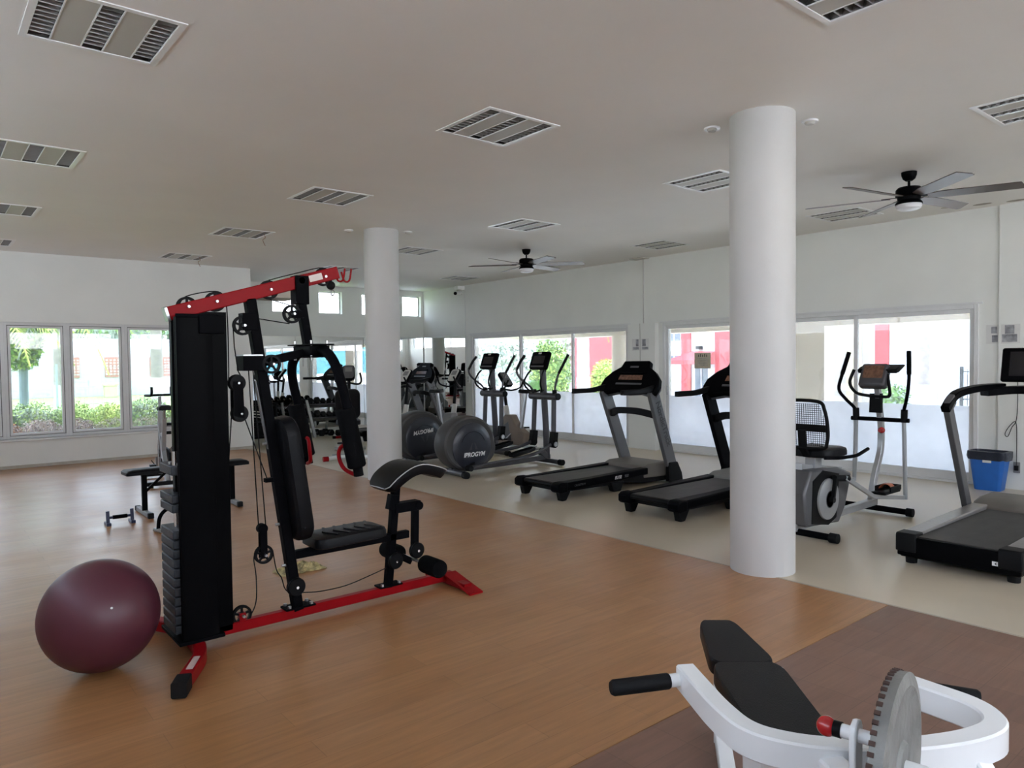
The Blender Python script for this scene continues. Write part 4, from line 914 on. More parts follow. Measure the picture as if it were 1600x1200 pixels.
# ================================================================== UPRIGHT BIKES IN THE FAR ROW
def make_bike(label, body=MGREY, cons=LPAN, H_=1.30, seat=True, group='upright bikes by the far mirror'):
    t = thing('exercise_bike', label, 'exercise bike', group=group)
    for x in (-.5, .5):
        part('stabiliser', MB().rod((x, -.28, .035), (x, .28, .035), .03), SILV, t)
    part('base_rail', MB().bar([(-.5, 0, .06), (.5, 0, .06)], .07, .05), SILV, t)
    part('body_housing', MB().prism([(-.28, .08), (.42, .08), (.38, .30), (.18, .62), (.02, .62), (-.10, .42), (-.30, .30)], -.09, .09), body, t, bev=.02)
    part('body_trim', MB().prism([(.0, .15), (.3, .15), (.2, .42), (.08, .5)], -.094, .094), DGREY, t, bev=.004)
    for s in (-1, 1):
        c = part('crank', MB().bar([(.0, s * .11, .28), (.0 + s * .12, s * .12, .28 - s * .10)], .02, .03, up=(0, 1, 0)), STL, t)
        part('pedal', MB().bb(s * .12 - .05, s * .12 + .05, s * .17 - .045, s * .17 + .045, .28 - s * .10 - .012, .28 - s * .10 + .012), BLKM, c, bev=.004)
    part('mast_sleeve', MB().rod((.18, 0, .58), (.22, 0, .78), .05), LPAN, t)
    part('mast', MB().rod((.20, 0, .74), (.26, 0, H_ - .12), .03), BLKM, t)
    F = frame4((.22, 0, H_ + .02), (0, -1, 0), (.62, 0, .78))
    cs = part('console', padmesh(.22, .32, .06, .06, F), BLKG, t)
    part('console_face', padmesh(.18, .28, .012, .05, F @ Matrix.Translation((0, 0, .034))), cons, cs)
    part('screen', MB().add([F @ V(p) for p in ((-.06, .0, .042), (.06, .0, .042), (.06, .10, .042), (-.06, .10, .042))], [(0, 1, 2, 3)]), MGREY, cs)
    for s in (-1, 1): part('handlebar', MB().tube(smoothpath([(.25, s * .03, H_ - .16), (.20, s * .16, H_ - .18), (.04, s * .22, H_ - .12), (-.04, s * .20, H_ + .02)]), .017, 10), BLKM, t)
    if seat:
        part('seat_post', MB().bar([(-.16, 0, .36), (-.28, 0, 1.02)], .05, .05, up=(1, 0, 0)), STL, t)
        m = MB(); m.loft([[V((-.42 + .30 * u, s_ * w_ * .5, 1.04 + zz)) for s_, zz in ((-1, -.02), (-1, .02), (-.6, .045), (.6, .045), (1, .02), (1, -.02))] for u, w_ in ((0, .16), (.25, .24), (.55, .20), (.85, .08), (1, .05))]); part('saddle', m, VINYL, t)
    return t
b = make_bike('black bike with silver console by the mirror, above the farther drive disc'); b.location = (7.85, 11.45, 0); b.rotation_euler.z = .25
dup(b, (7.1, 12.0, 0), .25, 'black bike with silver console half hidden behind the right edge of the far column')
BEI = mat('beige_bike_plastic', (.20, .155, .12), .5, nz=.06)
bb2 = make_bike('beige upright bike with grey console by the sliding door, between the elliptical trainers', BEI, DGREY, 1.24, group='upright bike by the door'); bb2.location = (8.42, 10.12, 0); bb2.rotation_euler.z = math.radians(98)
# grey recumbent bike behind the press arm pad
t = make_bike('dark exercise bike with grey console and white curved base, left of the far column', DGREY, DGREY, 1.40, seat=False, group='recumbent bike by the far column'); t.location = (5.88, 11.62, 0); t.rotation_euler.z = math.radians(62)
part('seat_pad', padmesh(.40, .40, .08, .1, frame4((-.75, 0, .62), (1, 0, 0), (0, 1, 0))), VINYL, t)
part('backrest_pad', padmesh(.40, .50, .07, .1, frame4((-.98, 0, .93), (0, -1, 0), (-.25, 0, 1))), VINYL, t)
part('seat_rail', MB().bar([(-1.0, 0, .52), (-.2, 0, .40)], .07, .06), SILV, t)
part('rear_stabiliser', MB().tube(smoothpath([(-1.0, -.34, .05), (-.9, -.15, .06), (-.9, .15, .06), (-1.0, .34, .05)]), .035, 12), WMET, t)
part('support_leg', MB().bar([(-.92, 0, .06), (-.85, 0, .55)], .06, .06, up=(1, 0, 0)), SILV, t)
for s in (-1, 1): part('end_cap', MB().rod((-1.0, s * .32, .05), (-1.03, s * .40, .05), .042), RED, t)

# spin bike in front of the window wall
t = thing('spin_bike', 'silver and black spin bike before the window, behind the weight tower', 'exercise bike', (2.60, 10.62, 0), math.radians(82))
for x in (-.42, .52):
    part('stabiliser', MB().bar([(x, -.25, .05), (x, .25, .05)], .06, .05), BLKM, t)
    for s in (-1, 1): part('levelling_foot', MB().rod((x, s * .20, 0), (x, s * .20, .04), .025), RUB, t)
part('frame_tube', MB().bar([(-.42, 0, .06), (.05, 0, .42), (.42, 0, .82)], .06, .07, up=(0, 0, 1)), SILV, t)
part('frame_tube', MB().bar([(.52, 0, .06), (.40, 0, .45), (.36, 0, .95)], .06, .06, up=(1, 0, 0)), SILV, t)
part('frame_tube', MB().bar([(.05, 0, .38), (-.08, 0, .70), (-.14, 0, .88)], .055, .055, up=(1, 0, 0)), SILV, t)
part('frame_tube', MB().bar([(-.08, 0, .66), (.38, 0, .62)], .04, .05), SILV, t)
fw = part('flywheel', MB().lathe([(.001, -.012), (.05, -.03), (.06, -.012), (.19, -.012), (.225, -.02), (.225, .02), (.19, .012), (.06, .012), (.05, .03), (.001, .012)], (.40, 0, .36), 'y', 40), GUN, t)
part('fork_cover', MB().tube([(.40 + .24 * math.cos(a), 0, .36 + .24 * math.sin(a)) for a in [math.radians(60 + k * 12) for k in range(12)]], .022, 8), SILV, fw)
part('chain_guard', MB().prism([(-.08, .30), (.03, .24), (.40, .28), (.46, .36), (.40, .44), (.04, .44), (-.06, .40)], -.085, -.05), BLKM, t, bev=.01)
for s in (-1, 1):
    c = part('crank', MB().bar([(.03, s * .09, .34), (.03 - s * .13, s * .10, .34 - s * .1)], .02, .03, up=(0, 1, 0)), STL, t)
    part('pedal', MB().bb(.03 - s * .13 - .05, .03 - s * .13 + .05, s * .15 - .04, s * .15 + .04, .24 if s > 0 else .43, .265 if s > 0 else .455), BLKM, c, bev=.004)
    part('toe_cage', MB().tube(smoothpath([(.03 - s * .13 + .05, s * .12, .255 if s > 0 else .445), (.03 - s * .13 + .11, s * .15, .30 if s > 0 else .49), (.03 - s * .13 + .03, s * .16, .32 if s > 0 else .51)]), .006, 6), BLKM, c)
part('seat_post', MB().rod((-.13, 0, .84), (-.17, 0, 1.0), .018), STL, t)
m = MB(); m.loft([[V((-.32 + .27 * u, s_ * w_ * .5, 1.03 + zz)) for s_, zz in ((-1, -.03), (-1, .01), (-.6, .035), (.6, .035), (1, .01), (1, -.03))] for u, w_ in ((0, .15), (.25, .20), (.55, .15), (.85, .06), (1, .04))]); part('saddle', m, VINYL, t)
part('adjustment_knob', MB().rod((-.12, -.09, .80), (-.12, -.03, .80), .022), BLKM, t); part('adjustment_knob', MB().rod((-.06, -.09, .68), (-.06, -.03, .68), .022), BLKM, t)
part('handlebar_post', MB().rod((.36, 0, .92), (.35, 0, 1.16), .022), SILV, t)
part('handlebar', MB().tube(fil([(.12, -.12, 1.30), (.10, -.12, 1.18), (.34, -.20, 1.18), (.36, 0, 1.18), (.34, .20, 1.18), (.10, .12, 1.18), (.12, .12, 1.30)], .06, 5), .017, 12), BLKM, t)

# ================================================================== FLAT BENCH, PUSH UP STAND
t = thing('flat_bench', 'long flat black bench on two upright legs behind the weight tower', 'bench', (2.3, 8.5, 0), world=True)
bpd = MB(); F = frame4((2.30, 8.42, .475), (1, .02, 0), (0, 1, 0)); part('bench_pad', padmesh(1.28, .28, .065, .03, F), VINYL, t)
for x in (1.86, 2.78):
    part('leg', MB().bar([(x, 8.43, .05), (x, 8.43, .45)], .05, .05, up=(1, 0, 0)), BLK, t)
    part('foot_bar', MB().bar([(x, 8.20, .03), (x, 8.72, .03)], .05, .05), MGREY, t)
    for y in (8.185, 8.735): part('end_cap', MB().bar([(x, y - .02, .03), (x, y + .02, .03)], .056, .056), RUB, t)
    sg = 1 if x < 2.3 else -1; part('brace', MB().bar([(x, 8.43, .24), (x + sg * .22, 8.43, .44)], .025, .02, up=(0, 1, 0)), BLK, t)
t = thing('push_up_stand', 'small dark blue push up bar standing on the floor left of the bench', 'push up bar', (1.56, 8.15, 0), world=True)
NAVY = mat('navy_plastic', (.01, .015, .06), .4, nz=.1)
for x in (1.455, 1.675):
    part('end_post', MB().bar([(x, 8.13, .0), (x - .0, 8.15, .14)], .035, .03, up=(1, 0, 0)), NAVY, t, bev=.004)
    part('foot_bar', MB().bar([(x, 8.08, .015), (x, 8.22, .015)], .04, .03), NAVY, t)
part('grip_bar', MB().rod((1.46, 8.14, .075), (1.67, 8.14, .075), .013), NAVY, t); part('foam_grip', MB().rod((1.50, 8.14, .075), (1.63, 8.14, .075), .02), FOAM, t)
t = thing('curl_bar_stand', 'curved black tube leg of small equipment peeking out left of the weight stack', 'exercise bar', (1.82, 7.46, 0), world=True)
part('curved_tube', MB().tube(fil([(1.76, 7.47, .02), (1.77, 7.47, .15), (1.84, 7.47, .22), (2.05, 7.50, .22)], .07, 6), .018, 12), BLK, t)
part('foot_tube', MB().tube([(1.74, 7.52, .02), (1.78, 7.40, .02)], .02, 10), STL, t); part('foot_cap', MB().rod((1.80, 7.40, .02), (1.88, 7.40, .02), .02), RUB, t)
part('far_leg', MB().tube(fil([(2.05, 7.50, .22), (2.15, 7.50, .20), (2.16, 7.50, .0)], .05), .018, 12), BLK, t)

# ================================================================== DUMBBELL RACK
t = thing('dumbbell_rack', 'grey two tier dumbbell rack in front of the far mirror', 'rack', (6.8, 15.1, 0), world=True)
for x, nm in ((6.55, 'l'), (7.28, 'r')):
    part('leg', MB().bar([(x + .08, 14.70, .0), (x - .02, 14.90, .80)], .05, .06, up=(1, 0, 0)), STL, t)
    part('leg', MB().bar([(x - .04, 15.48, .0), (x - .04, 15.28, .70)], .05, .05, up=(1, 0, 0)), STL, t)
    part('foot_bar', MB().bb(x - .05, x + .02, 14.75, 15.5, .0, .035), STL, t)
for z in (.36, .66): part('shelf', MB().box((6.80, 15.08, z), (1.05, .26, .03), RX(-18)), GUN, t, bev=.006)
def dumbbell(label, loc, rz, sc=1.0, group='hex dumbbells on the rack', tilt=0):
    if not hasattr(dumbbell, 'p'):
        o = thing('dumbbell', label, 'dumbbell', loc, rz, group)
        for s in (-1, 1):
            m = MB(); m.lathe([(.001, s * .07), (.05, s * .07), (.062, s * .082), (.062, s * .14), (.05, s * .152), (.001, s * .152)], (0, 0, .062), 'y', 6); part('hex_head', m, RUB, o, bev=.003, sharp=20)
        part('handle', MB().rod((0, -.075, .062), (0, .075, .062), .015), STL, o); dumbbell.p = o
    else: o = dup(dumbbell.p, loc, rz, label, group)
    o.scale = (sc, sc, sc); o.rotation_euler = (tilt, 0, rz); return o
ords = ['first', 'second', 'third', 'fourth', 'fifth', 'sixth', 'seventh']
for sh, z in ((0, .68), (1, .38)):
    for k in range(7):
        x = 6.36 + k * .148
        dumbbell('black hex dumbbell, %s from the left on the %s shelf of the rack' % (ords[k], ('upper', 'lower')[sh]), (x, 15.08, z), 0, (.95, 1.0, 1.1, 1.2, 1.0, .95, 1.05)[k] * (1 if sh == 0 else 1.05), 'hex dumbbells on the rack', -.31)
dumbbell('large black hex dumbbell on the floor under the rack, left one', (6.83, 14.95, 0), 0, 1.25, 'dumbbells on the floor')
dumbbell('large black hex dumbbell on the floor under the rack, right one', (7.02, 14.90, 0), 0, 1.25, 'dumbbells on the floor')
dumbbell('black hex dumbbell lying crosswise on the floor right of the rack pair', (7.26, 14.60, 0), 1.4, 1.2, 'dumbbells on the floor')
t = thing('red_weight_stand', 'small red steel stand with a silver disc beside the dumbbell rack', 'stand', (7.1, 14.2, 0), world=True)
part('base_bar', MB().bar([(6.82, 14.15, .03), (7.30, 14.10, .03)], .06, .05), RED, t); part('end_cap', MB().bar([(6.78, 14.155, .03), (6.83, 14.15, .03)], .066, .056), RUB, t)
part('a_frame', MB().prism([(7.02, .05), (7.28, .05), (7.20, .48), (7.12, .48)], 14.08, 14.13), RED, t, bev=.004)
part('disc', MB().lathe([(.001, -.01), (.14, -.01), (.14, .01), (.001, .01)], (7.15, 14.05, .36), 'y', 28, sc=(.9, 1, 1)), RED, t); part('disc_rim', MB().lathe([(.125, -.013), (.15, -.013), (.15, .013), (.125, .013)], (7.15, 14.04, .36), 'y', 28), STL, t)
t = thing('storage_shelf', 'low black storage shelf with slanted silver bars beyond the window wall corner', 'rack', (5.45, 14.7, 0), world=True)
for z in (.1, .38, .72): part('shelf', MB().bb(5.10, 5.75, 14.55, 14.85, z, z + .03), BLKM, t, bev=.004)
for x in (5.12, 5.73): part('side_frame', MB().bb(x - .02, x + .02, 14.55, 14.87, 0, .80), BLKM, t)
for k in range(3): part('slanted_bar', MB().bar([(5.16, 14.54, .66 - k * .055), (5.55, 14.54, .60 - k * .055)], .018, .02), LPAN, t)
part('back_board', MB().bb(5.12, 5.73, 14.86, 14.87, .05, .85), BLKM, t)
for k in range(3): part('storage_box', MB().bb(5.16 + k * .19, 5.33 + k * .19, 14.6, 14.82, .13, .33), BLKM, t, bev=.01)

# ================================================================== BIN, POWER CABLE
t = thing('waste_bin', 'blue plastic waste bin with a black liner against the right wall', 'bin', (9.86, 3.0, 0))
def rring(w_, d, r, z, n=5): return [V((a, b, z)) for a, b in rrect(w_, d, r, n)]
part('bin_body', MB().loft([rring(.20, .27, .04, 0), rring(.205, .28, .04, .01), rring(.27, .385, .05, .44), rring(.25, .365, .045, .44), rring(.19, .26, .04, .03)]), BLUE, t, sharp=50)
part('bin_rim', MB().loft([rring(.285, .40, .055, .425), rring(.292, .407, .055, .432), rring(.285, .40, .055, .45), rring(.25, .365, .045, .45), rring(.25, .365, .045, .425)]), BLUE, t)
m = MB(); m.loft([rring(.29, .405, .055, .36), rring(.305, .42, .06, .40), rring(.295, .41, .055, .462), rring(.25, .36, .05, .466), rring(.23, .34, .05, .30)])
for i, v in enumerate(m.v): m.v[i] = v + V((noise.noise(v * 14) * .012, noise.noise(v * 14 + V((5, 0, 0))) * .012, noise.noise(v * 11) * .018 if v.z < .42 else 0))
part('bin_liner', m, BAG, t, sharp=60)
part('sticker', MB().bb(-.145, -.142, -.06, .03, .335, .375), PAPER, t)
t = thing('wall_outlet', 'dark wall outlet with plug near the blue bin', 'outlet', (10.06, 2.78, .26), world=True)
part('outlet_plate', MB().bb(10.062, 10.07, 2.745, 2.815, .20, .33), mat('outlet_grey', (.25, .25, .25), .5, nz=.05), t, bev=.003); part('plug', MB().bb(10.03, 10.062, 2.76, 2.80, .23, .29), BLKM, t, bev=.004)
cable('power_cord', smoothpath([(10.05, 2.78, .28), (10.055, 2.78, .55), (10.055, 2.79, .80), (10.05, 2.85, .76), (10.05, 2.90, .66), (10.05, 2.87, .63), (10.05, 2.83, .74), (10.055, 2.785, .84), (10.055, 2.775, 1.15), (10.05, 2.78, 1.5)]), .004, BLKM, 'thin black power cord with a loop hanging down the right wall')

# ================================================================== WHITE PLATE LOADED MACHINE (foreground)
t = thing('plate_machine', 'white plate loaded bench machine with black pads in the right foreground', 'gym machine', (1.75, .95, 0), world=True)
zz = .80
arm = fil([(1.478, 1.115, zz), (1.374, .945, zz - .003), (1.33, .84, zz - .006), (1.375, .74, zz - .008), (1.449, .660, zz - .008), (1.54, .588, zz - .008), (1.65, .528, zz - .006), (1.745, .505, zz - .003), (1.803, .56, zz), (1.817, .75, zz)], .05, 6)
part('frame_loop', MB().bar(arm, .048, .062), WMET, t, bev=.003)
for a, b, nm in (((1.475, 1.10, zz), (1.290, 1.195, zz - .002), 0), ((1.83, .735, zz), (1.895, .590, zz), 1)):
    a, b = V(a), V(b); d = (b - a).normalized()
    part('handle_stub', MB().rod(a, a + d * .07, .0165), WMET, t)
    part('handle_grip', MB().lathe([(.001, 0), (.0175, 0), (.0195, .004), (.0195, (b - a).length - .062), (.015, (b - a).length - .055), (.001, (b - a).length - .055)], n=24), RUB, t, raw=True).matrix_local = Matrix.Translation(a + d * .055 - V((1.75, .95, 0))) @ d.to_track_quat('Z', 'X').to_matrix().to_4x4()
# fix: grips are built at the origin
fdir = V((.66, .75, 0)).normalized(); ldir = V((.75, -.66, 0))
def taper(o, w0, w1, L, th, r, zt=0, ztilt=0, m=None):
    F = frame4(o, ldir, fdir + V((0, 0, ztilt))); rings = []
    for (s_, zf) in ((.93, -.5), (1, -.38), (1, .2), (.975, .42), (.91, .5)):
        pr = []
        for a, b in rrect(1, 1, .16, 5):
            ww = (w0 + (w1 - w0) * (b + .5)); pr.append(F @ V((a * (ww - (1 - s_) * .12), b * (L - (1 - s_) * .12), zf * th)))
        rings.append(pr)
    return MB().loft(rings)
part('seat_pad', taper((2.0, 1.19, .525), .225, .245, .55, .06, .035, ztilt=.0), VINYL, t)
part('head_pad', taper((2.50, 1.67, .44), .25, .15, .42, .06, .04, ztilt=.02), VINYL, t)
part('piping', MB().tube([V((2.0, 1.19, .525)) + ldir * .105 - fdir * .25 + V((0, 0, .026)), V((2.0, 1.19, .525)) + ldir * .113 + fdir * .23 + V((0, 0, .026))], .003, 6), PIPE, t)
part('bench_rail', MB().bar([V((1.78, .95, .40)), V((2.62, 1.82, .40))], .06, .05), WMET, t)
part('front_post', MB().bar([(1.60, .98, .0), (1.60, .98, .40), (1.46, .90, .735)], .055, .055, up=(1, 0, 0)), WMET, t)
part('cross_tube', MB().bar([(1.60, .98, .38), (1.86, .98, .38)], .05, .05), WMET, t)
part('rear_post', MB().bar([(2.55, 1.74, .0), (2.55, 1.74, .40)], .05, .05, up=(1, 0, 0)), WMET, t)
part('foot_bar', MB().bar([V((2.55, 1.74, .025)) + ldir * .05, V((2.55, 1.74, .025)) + ldir * .25], .06, .05), WMET, t)
part('foot_bar', MB().bar([V((1.60, .98, .025)) + ldir * .0, V((1.60, .98, .025)) + ldir * .55], .06, .05), WMET, t)
part('base_rail', MB().bar([(1.60, .98, .03), (2.55, 1.74, .03)], .06, .05), WMET, t)
part('strut', MB().bar([(1.60, .56, .765), (1.52, .44, .60), (1.46, .34, .0)], .045, .05, up=(1, 0, 0)), WMET, t)
part('strut', MB().bar([(1.66, .53, .765), (1.58, .38, .62), (1.52, .28, .0)], .045, .05, up=(1, 0, 0)), WMET, t)
part('strut_foot', MB().bar([(1.36, .44, .025), (1.70, .16, .025)], .06, .05), WMET, t)
# pin, flange, plate
n_ = V((.19, -.98, 0)).normalized(); pl = V((1.338, .548, .862)); kn = V((1.285, .650, .917))
part('pin_shaft', MB().rod(kn + n_ * .02, kn + n_ * .10, .0125), WMET, t)
part('pin_collar', MB().rod(kn + n_ * .012, kn + n_ * .026, .0145), BLKM, t)
part('pull_knob', MB().ball(kn, .0185, 24, 16), REDG, t)
part('flange', MB().prism([(-.025, -.10), (.025, -.10), (.025, .01), (.018, .022), (0, .028), (-.018, .022), (-.025, .01)], -.006, .006, 'xy', frame4(kn + n_ * .05, V((0, 0, 1)).cross(n_), (0, 0, 1))), WMET, t, bev=.003)
Rr = .168
mm = Matrix.Translation(pl - V((1.75, .95, 0))) @ n_.to_track_quat('Z', 'Y').to_matrix().to_4x4()
m = MB(); m.lathe([(.001, .0), (.045, -.012), (.05, -.008), (.135, -.008), (.145, -.014), (Rr - .002, -.014), (Rr, .010), (.145, .014), (.135, .008), (.05, .008), (.045, .014), (.001, .014)], n=72)
wp = part('weight_plate', m, PLATE, t, label='worn grey iron plate with notched rim', raw=True); wp.matrix_local = mm
m = MB()
for k in range(60):
    a = 2 * PI * k / 60; m.box(((Rr - .002) * math.cos(a), (Rr - .002) * math.sin(a), -.010), (.007, .008, .010), RZ(math.degrees(a)))
part('rim_notches', m, NOTCH, wp, raw=True)['kind'] = 'stuff'
part('plate_peg', MB().rod(pl - n_ * .03, pl + n_ * .05, .018), WMET, t)
part('plate_carrier', MB().bar([(1.40, .70, .775), (1.31, .60, .80), (1.26, .50, .60), (1.20, .42, .0)], .05, .05, up=(1, 0, 0)), WMET, t)
part('strut_foot', MB().bar([(1.08, .52, .025), (1.34, .30, .025)], .06, .05), WMET, t)

# ================================================================== OUTDOORS
GRASS = mat('lawn', (.22, .33, .09), .9, nz=.3, scale=3, bump=.5, bscale=80)
PAVE = mat('pale_paving', (.62, .60, .57), .8, nz=.06, scale=2, bump=.1, bscale=20)
RENW = mat('white_render', (.50, .50, .50), .8, nz=.03, scale=1.2, bump=.1)
RENB = mat('beige_render', (.66, .60, .51), .8, nz=.04, scale=1.2, bump=.1)
RENR = mat('coral_red_render', (.42, .07, .07), .8, nz=.05, scale=1.2, bump=.1)
BRK = mat('lattice_brick', (.42, .20, .15), .85, nz=.12, scale=12)
DWIN = mat('dark_window_glass', (.10, .12, .15), .15, nz=.1)
FEN = mat('green_fence_wire', (.35, .42, .40), .6, nz=.05)
FEND = mat('dark_railing', (.03, .035, .035), .5, nz=.05)
struct('ground_lawn', MB().bb(-30, 10.3, 13.95, 60, -.2, -.03), GRASS)
struct('ground_paving', MB().bb(10.32, 60, -20, 60, -.2, -.03), PAVE)
struct('ground_terrace', MB().bb(-30, 10.32, -30, YB - .23, -.2, -.03), PAVE)
struct('ground_side', MB().bb(-30, XS - .25, YB - .23, 13.95, -.2, -.03), PAVE)
struct('path', MB().bb(-12, 10.3, 13.95, 14.6, -.03, -.01), PAVE)
# veranda in front of the doors
struct('veranda_floor', MB().bb(10.33, 13.4, -4, 17, -.03, -.005), mat('veranda_tile', (.62, .60, .55), .5, nz=.05, scale=3))
struct('veranda_roof', MB().bb(10.33, 13.2, -6, 18, 3.0, 3.2), RENB)
struct('veranda_beam', MB().bb(12.6, 12.95, -6, 18, 2.16, 3.0), RENB)
for x, y, l in ((12.75, 11.27, 'beige veranda column seen through the first sliding door, left of the pier'),):
    t = thing('veranda_column', l, 'column', (x, y, -.02)); part('shaft', MB().lathe([(.32, 0), (.32, 2.18)], n=40), RENB, t)
t = thing('veranda_pillar', 'wide beige veranda pillar right of the near column, seen through the second door', 'column', (12.75, 6.75, -.02)); part('shaft', MB().bb(-.18, .18, -.33, .33, 0, 2.18), RENB, t)
t = thing('garden_wall_end', 'white and yellow wall end behind the beige veranda pillar', 'wall', (14.2, 6.9, -.03)); part('wall_panel', MB().bb(-.1, .1, -.6, .3, 0, 3.0), RENW, t); part('yellow_panel', MB().bb(-.12, -.10, -.45, -.15, 0, 3.0), mat('pale_yellow', (.56, .53, .42), .8, nz=.03), t)
# far white and red building (facade X = 24, with depth)
t = thing('white_building', 'white two storey building with red bands seen through the second sliding door', 'building', (24, 10, 0), world=True)
part('wall', MB().bb(24, 32, 9.6, 19.0, -.03, 6.5), RENW, t)
part('red_band', MB().bb(23.93, 24, 17.74, 18.2, 0, 6.0), RENR, t); part('red_band', MB().bb(23.93, 24, 15.6, 16.6, 0, 6.0), RENR, t); part('red_band', MB().bb(23.93, 24, 10.11, 10.58, 0, 6.0), RENR, t)
for (a, b, c, d) in ((18.22, 18.85, 2.3, 2.9), (18.22, 18.85, 1.35, 1.78), (10.62, 10.85, 1.9, 2.7), (10.62, 10.85, 1.2, 1.65), (16.9, 17.55, .0, 1.3)):
    f = part('window', MB().bb(23.95, 24.02, a, b, c, d), ALU, t); part('pane', MB().bb(23.93, 23.95, a + .03, b - .03, c + .03, d - .03), DWIN, f)
    part('mullion', MB().bb(23.92, 23.95, (a + b) / 2 - .02, (a + b) / 2 + .02, c, d), ALU, f)
aw = part('awning', MB().add([(24, 16.6, 1.90), (24, 17.75, 1.90), (22.6, 17.9, 1.55), (22.6, 16.3, 1.55), (24, 16.6, 1.38), (24, 17.75, 1.38), (22.6, 17.9, 1.40), (22.6, 16.3, 1.40)], [(0, 1, 2, 3), (0, 3, 7, 4), (1, 5, 6, 2), (2, 6, 7, 3), (4, 7, 6, 5)]), RENR, t)
part('wall_lamp', MB().bb(23.8, 24, 17.2, 17.4, 1.98, 2.10), BLKM, t)
t = thing('red_building', 'coral red building wall with white palm trunk before it, seen through the first door', 'building', (24, 23.5, 0), world=True)
part('wall', MB().bb(24, 30, 20.0, 24.6, -.03, 6), RENR, t); part('gate', MB().bb(23.9, 23.95, 21.6, 22.6, 0, 1.5), RENR, t)
for k in range(14): part('gate_bar', MB().bb(23.86, 23.9, 21.62 + k * .07, 21.65 + k * .07, .05, 1.45), mat('gate_red', (.25, .08, .08), .6, nz=.05) if k == 0 else bpy.data.materials['gate_red'], t)
t = thing('plain_building', 'plain white building with a narrow doorway, seen through the right door panel', 'building', (20, 8, 0), world=True)
part('wall', MB().bb(21.5, 28, 7.05, 9.06, -.03, 6), RENW, t); part('doorway', MB().bb(21.44, 21.5, 7.8, 7.98, 0, 1.52), ALU, t)
part('upper_wing', MB().bb(22, 28, 4.5, 7.0, 2.6, 6), RENW, t); part('window', MB().bb(21.95, 22, 6.75, 6.9, 1.8, 3.0), DWIN, t)
t = thing('far_white_building', 'white building with tall windows far behind the garden trees', 'building', (34, 36, 0), world=True)
part('wall', MB().bb(32, 40, 27, 46, 0, 7), RENW, t)
for k in range(6): part('window', MB().bb(31.94, 32, 28 + k * 2.8, 29.2 + k * 2.8, 1.0, 4.5), mat('pale_glass', (.4, .45, .5), .2, nz=.05) if k == 0 else bpy.data.materials['pale_glass'], t)
# railing fences
def fence(name, label, p, q, hgt, n, mm, rails=2, posts=0, pr=.012, root=None):
    p, q = V(p), V(q); t = thing(name, label, 'fence', tuple(p), world=True)
    for k in range(rails): z = hgt * (.08 + .88 * k / max(1, rails - 1)); part('rail', MB().bar([p + V((0, 0, z)), q + V((0, 0, z))], pr * 2, pr * 2), mm, t)
    m = MB()
    for k in range(n + 1): a = p.lerp(q, k / n); m.bar([a, a + V((0, 0, hgt))], pr, pr, up=(1, 0, 0))
    o = part('vertical_bars', m, mm, t); o['kind'] = 'stuff'
    for k in range(posts + 1):
        a = p.lerp(q, k / max(1, posts)); part('post', MB().bar([a, a + V((0, 0, hgt + .05))], .06, .06, up=(1, 0, 0)), mm, t)
    return t
fence('railing', 'dark iron railing in front of the thatched roof, right door panel', (17, 5.70, 0), (17, 4.6, 0), 1.32, 10, FEND, 3, 2)
fence('railing', 'grey iron railing behind the topiary bushes, first door', (22, 24.5, 0), (22, 30.5, 0), 1.15, 60, mat('grey_railing', (.28, .28, .28), .6, nz=.05), 2, 5)
# thatch
t = thing('thatched_roof', 'grey thatched roof edge at the right end of the second door', 'roof', (17.8, 5, 0), world=True)
THA = mat('thatch', (.30, .27, .22), .95, nz=.35, scale=30, bump=.8, bscale=60)
m = MB(); m.loft([[V((18.6 + 1.5 * r_ * math.cos(a), 4.0 + 1.9 * r_ * math.sin(a), z)) for a in [2 * PI * k / 18 for k in range(18)]] for r_, z in ((1.0, 1.45), (1.02, 1.6), (.5, 2.6), (.05, 3.3))]); part('thatch_cone', m, THA, t)
part('pole', MB().rod((17.6, 5.3, 0), (17.6, 5.3, 1.5), .07), RENB, t)

NET = mat('court_windscreen', (.08, .26, .30), .8, nz=.25, scale=14)
t = thing('court_fence', 'blue green tennis court screen seen reflected in the far mirrors', 'fence', (20, -5, 0), world=True)
part('low_wall', MB().bb(13.5, 30, -5.1, -4.9, 0, .9), RENW, t)
part('screen', MB().bb(13.5, 30, -5.01, -4.99, .95, 3.6), NET, t)
for k in range(7): part('post', MB().rod((13.6 + 2.7 * k, -4.95, 0), (13.6 + 2.7 * k, -4.95, 3.8), .04), ALU, t)
for z in (1.0, 2.3, 3.6): part('top_rail', MB().bar([(13.5, -4.95, z), (30, -4.95, z)], .05, .05), ALU, t)
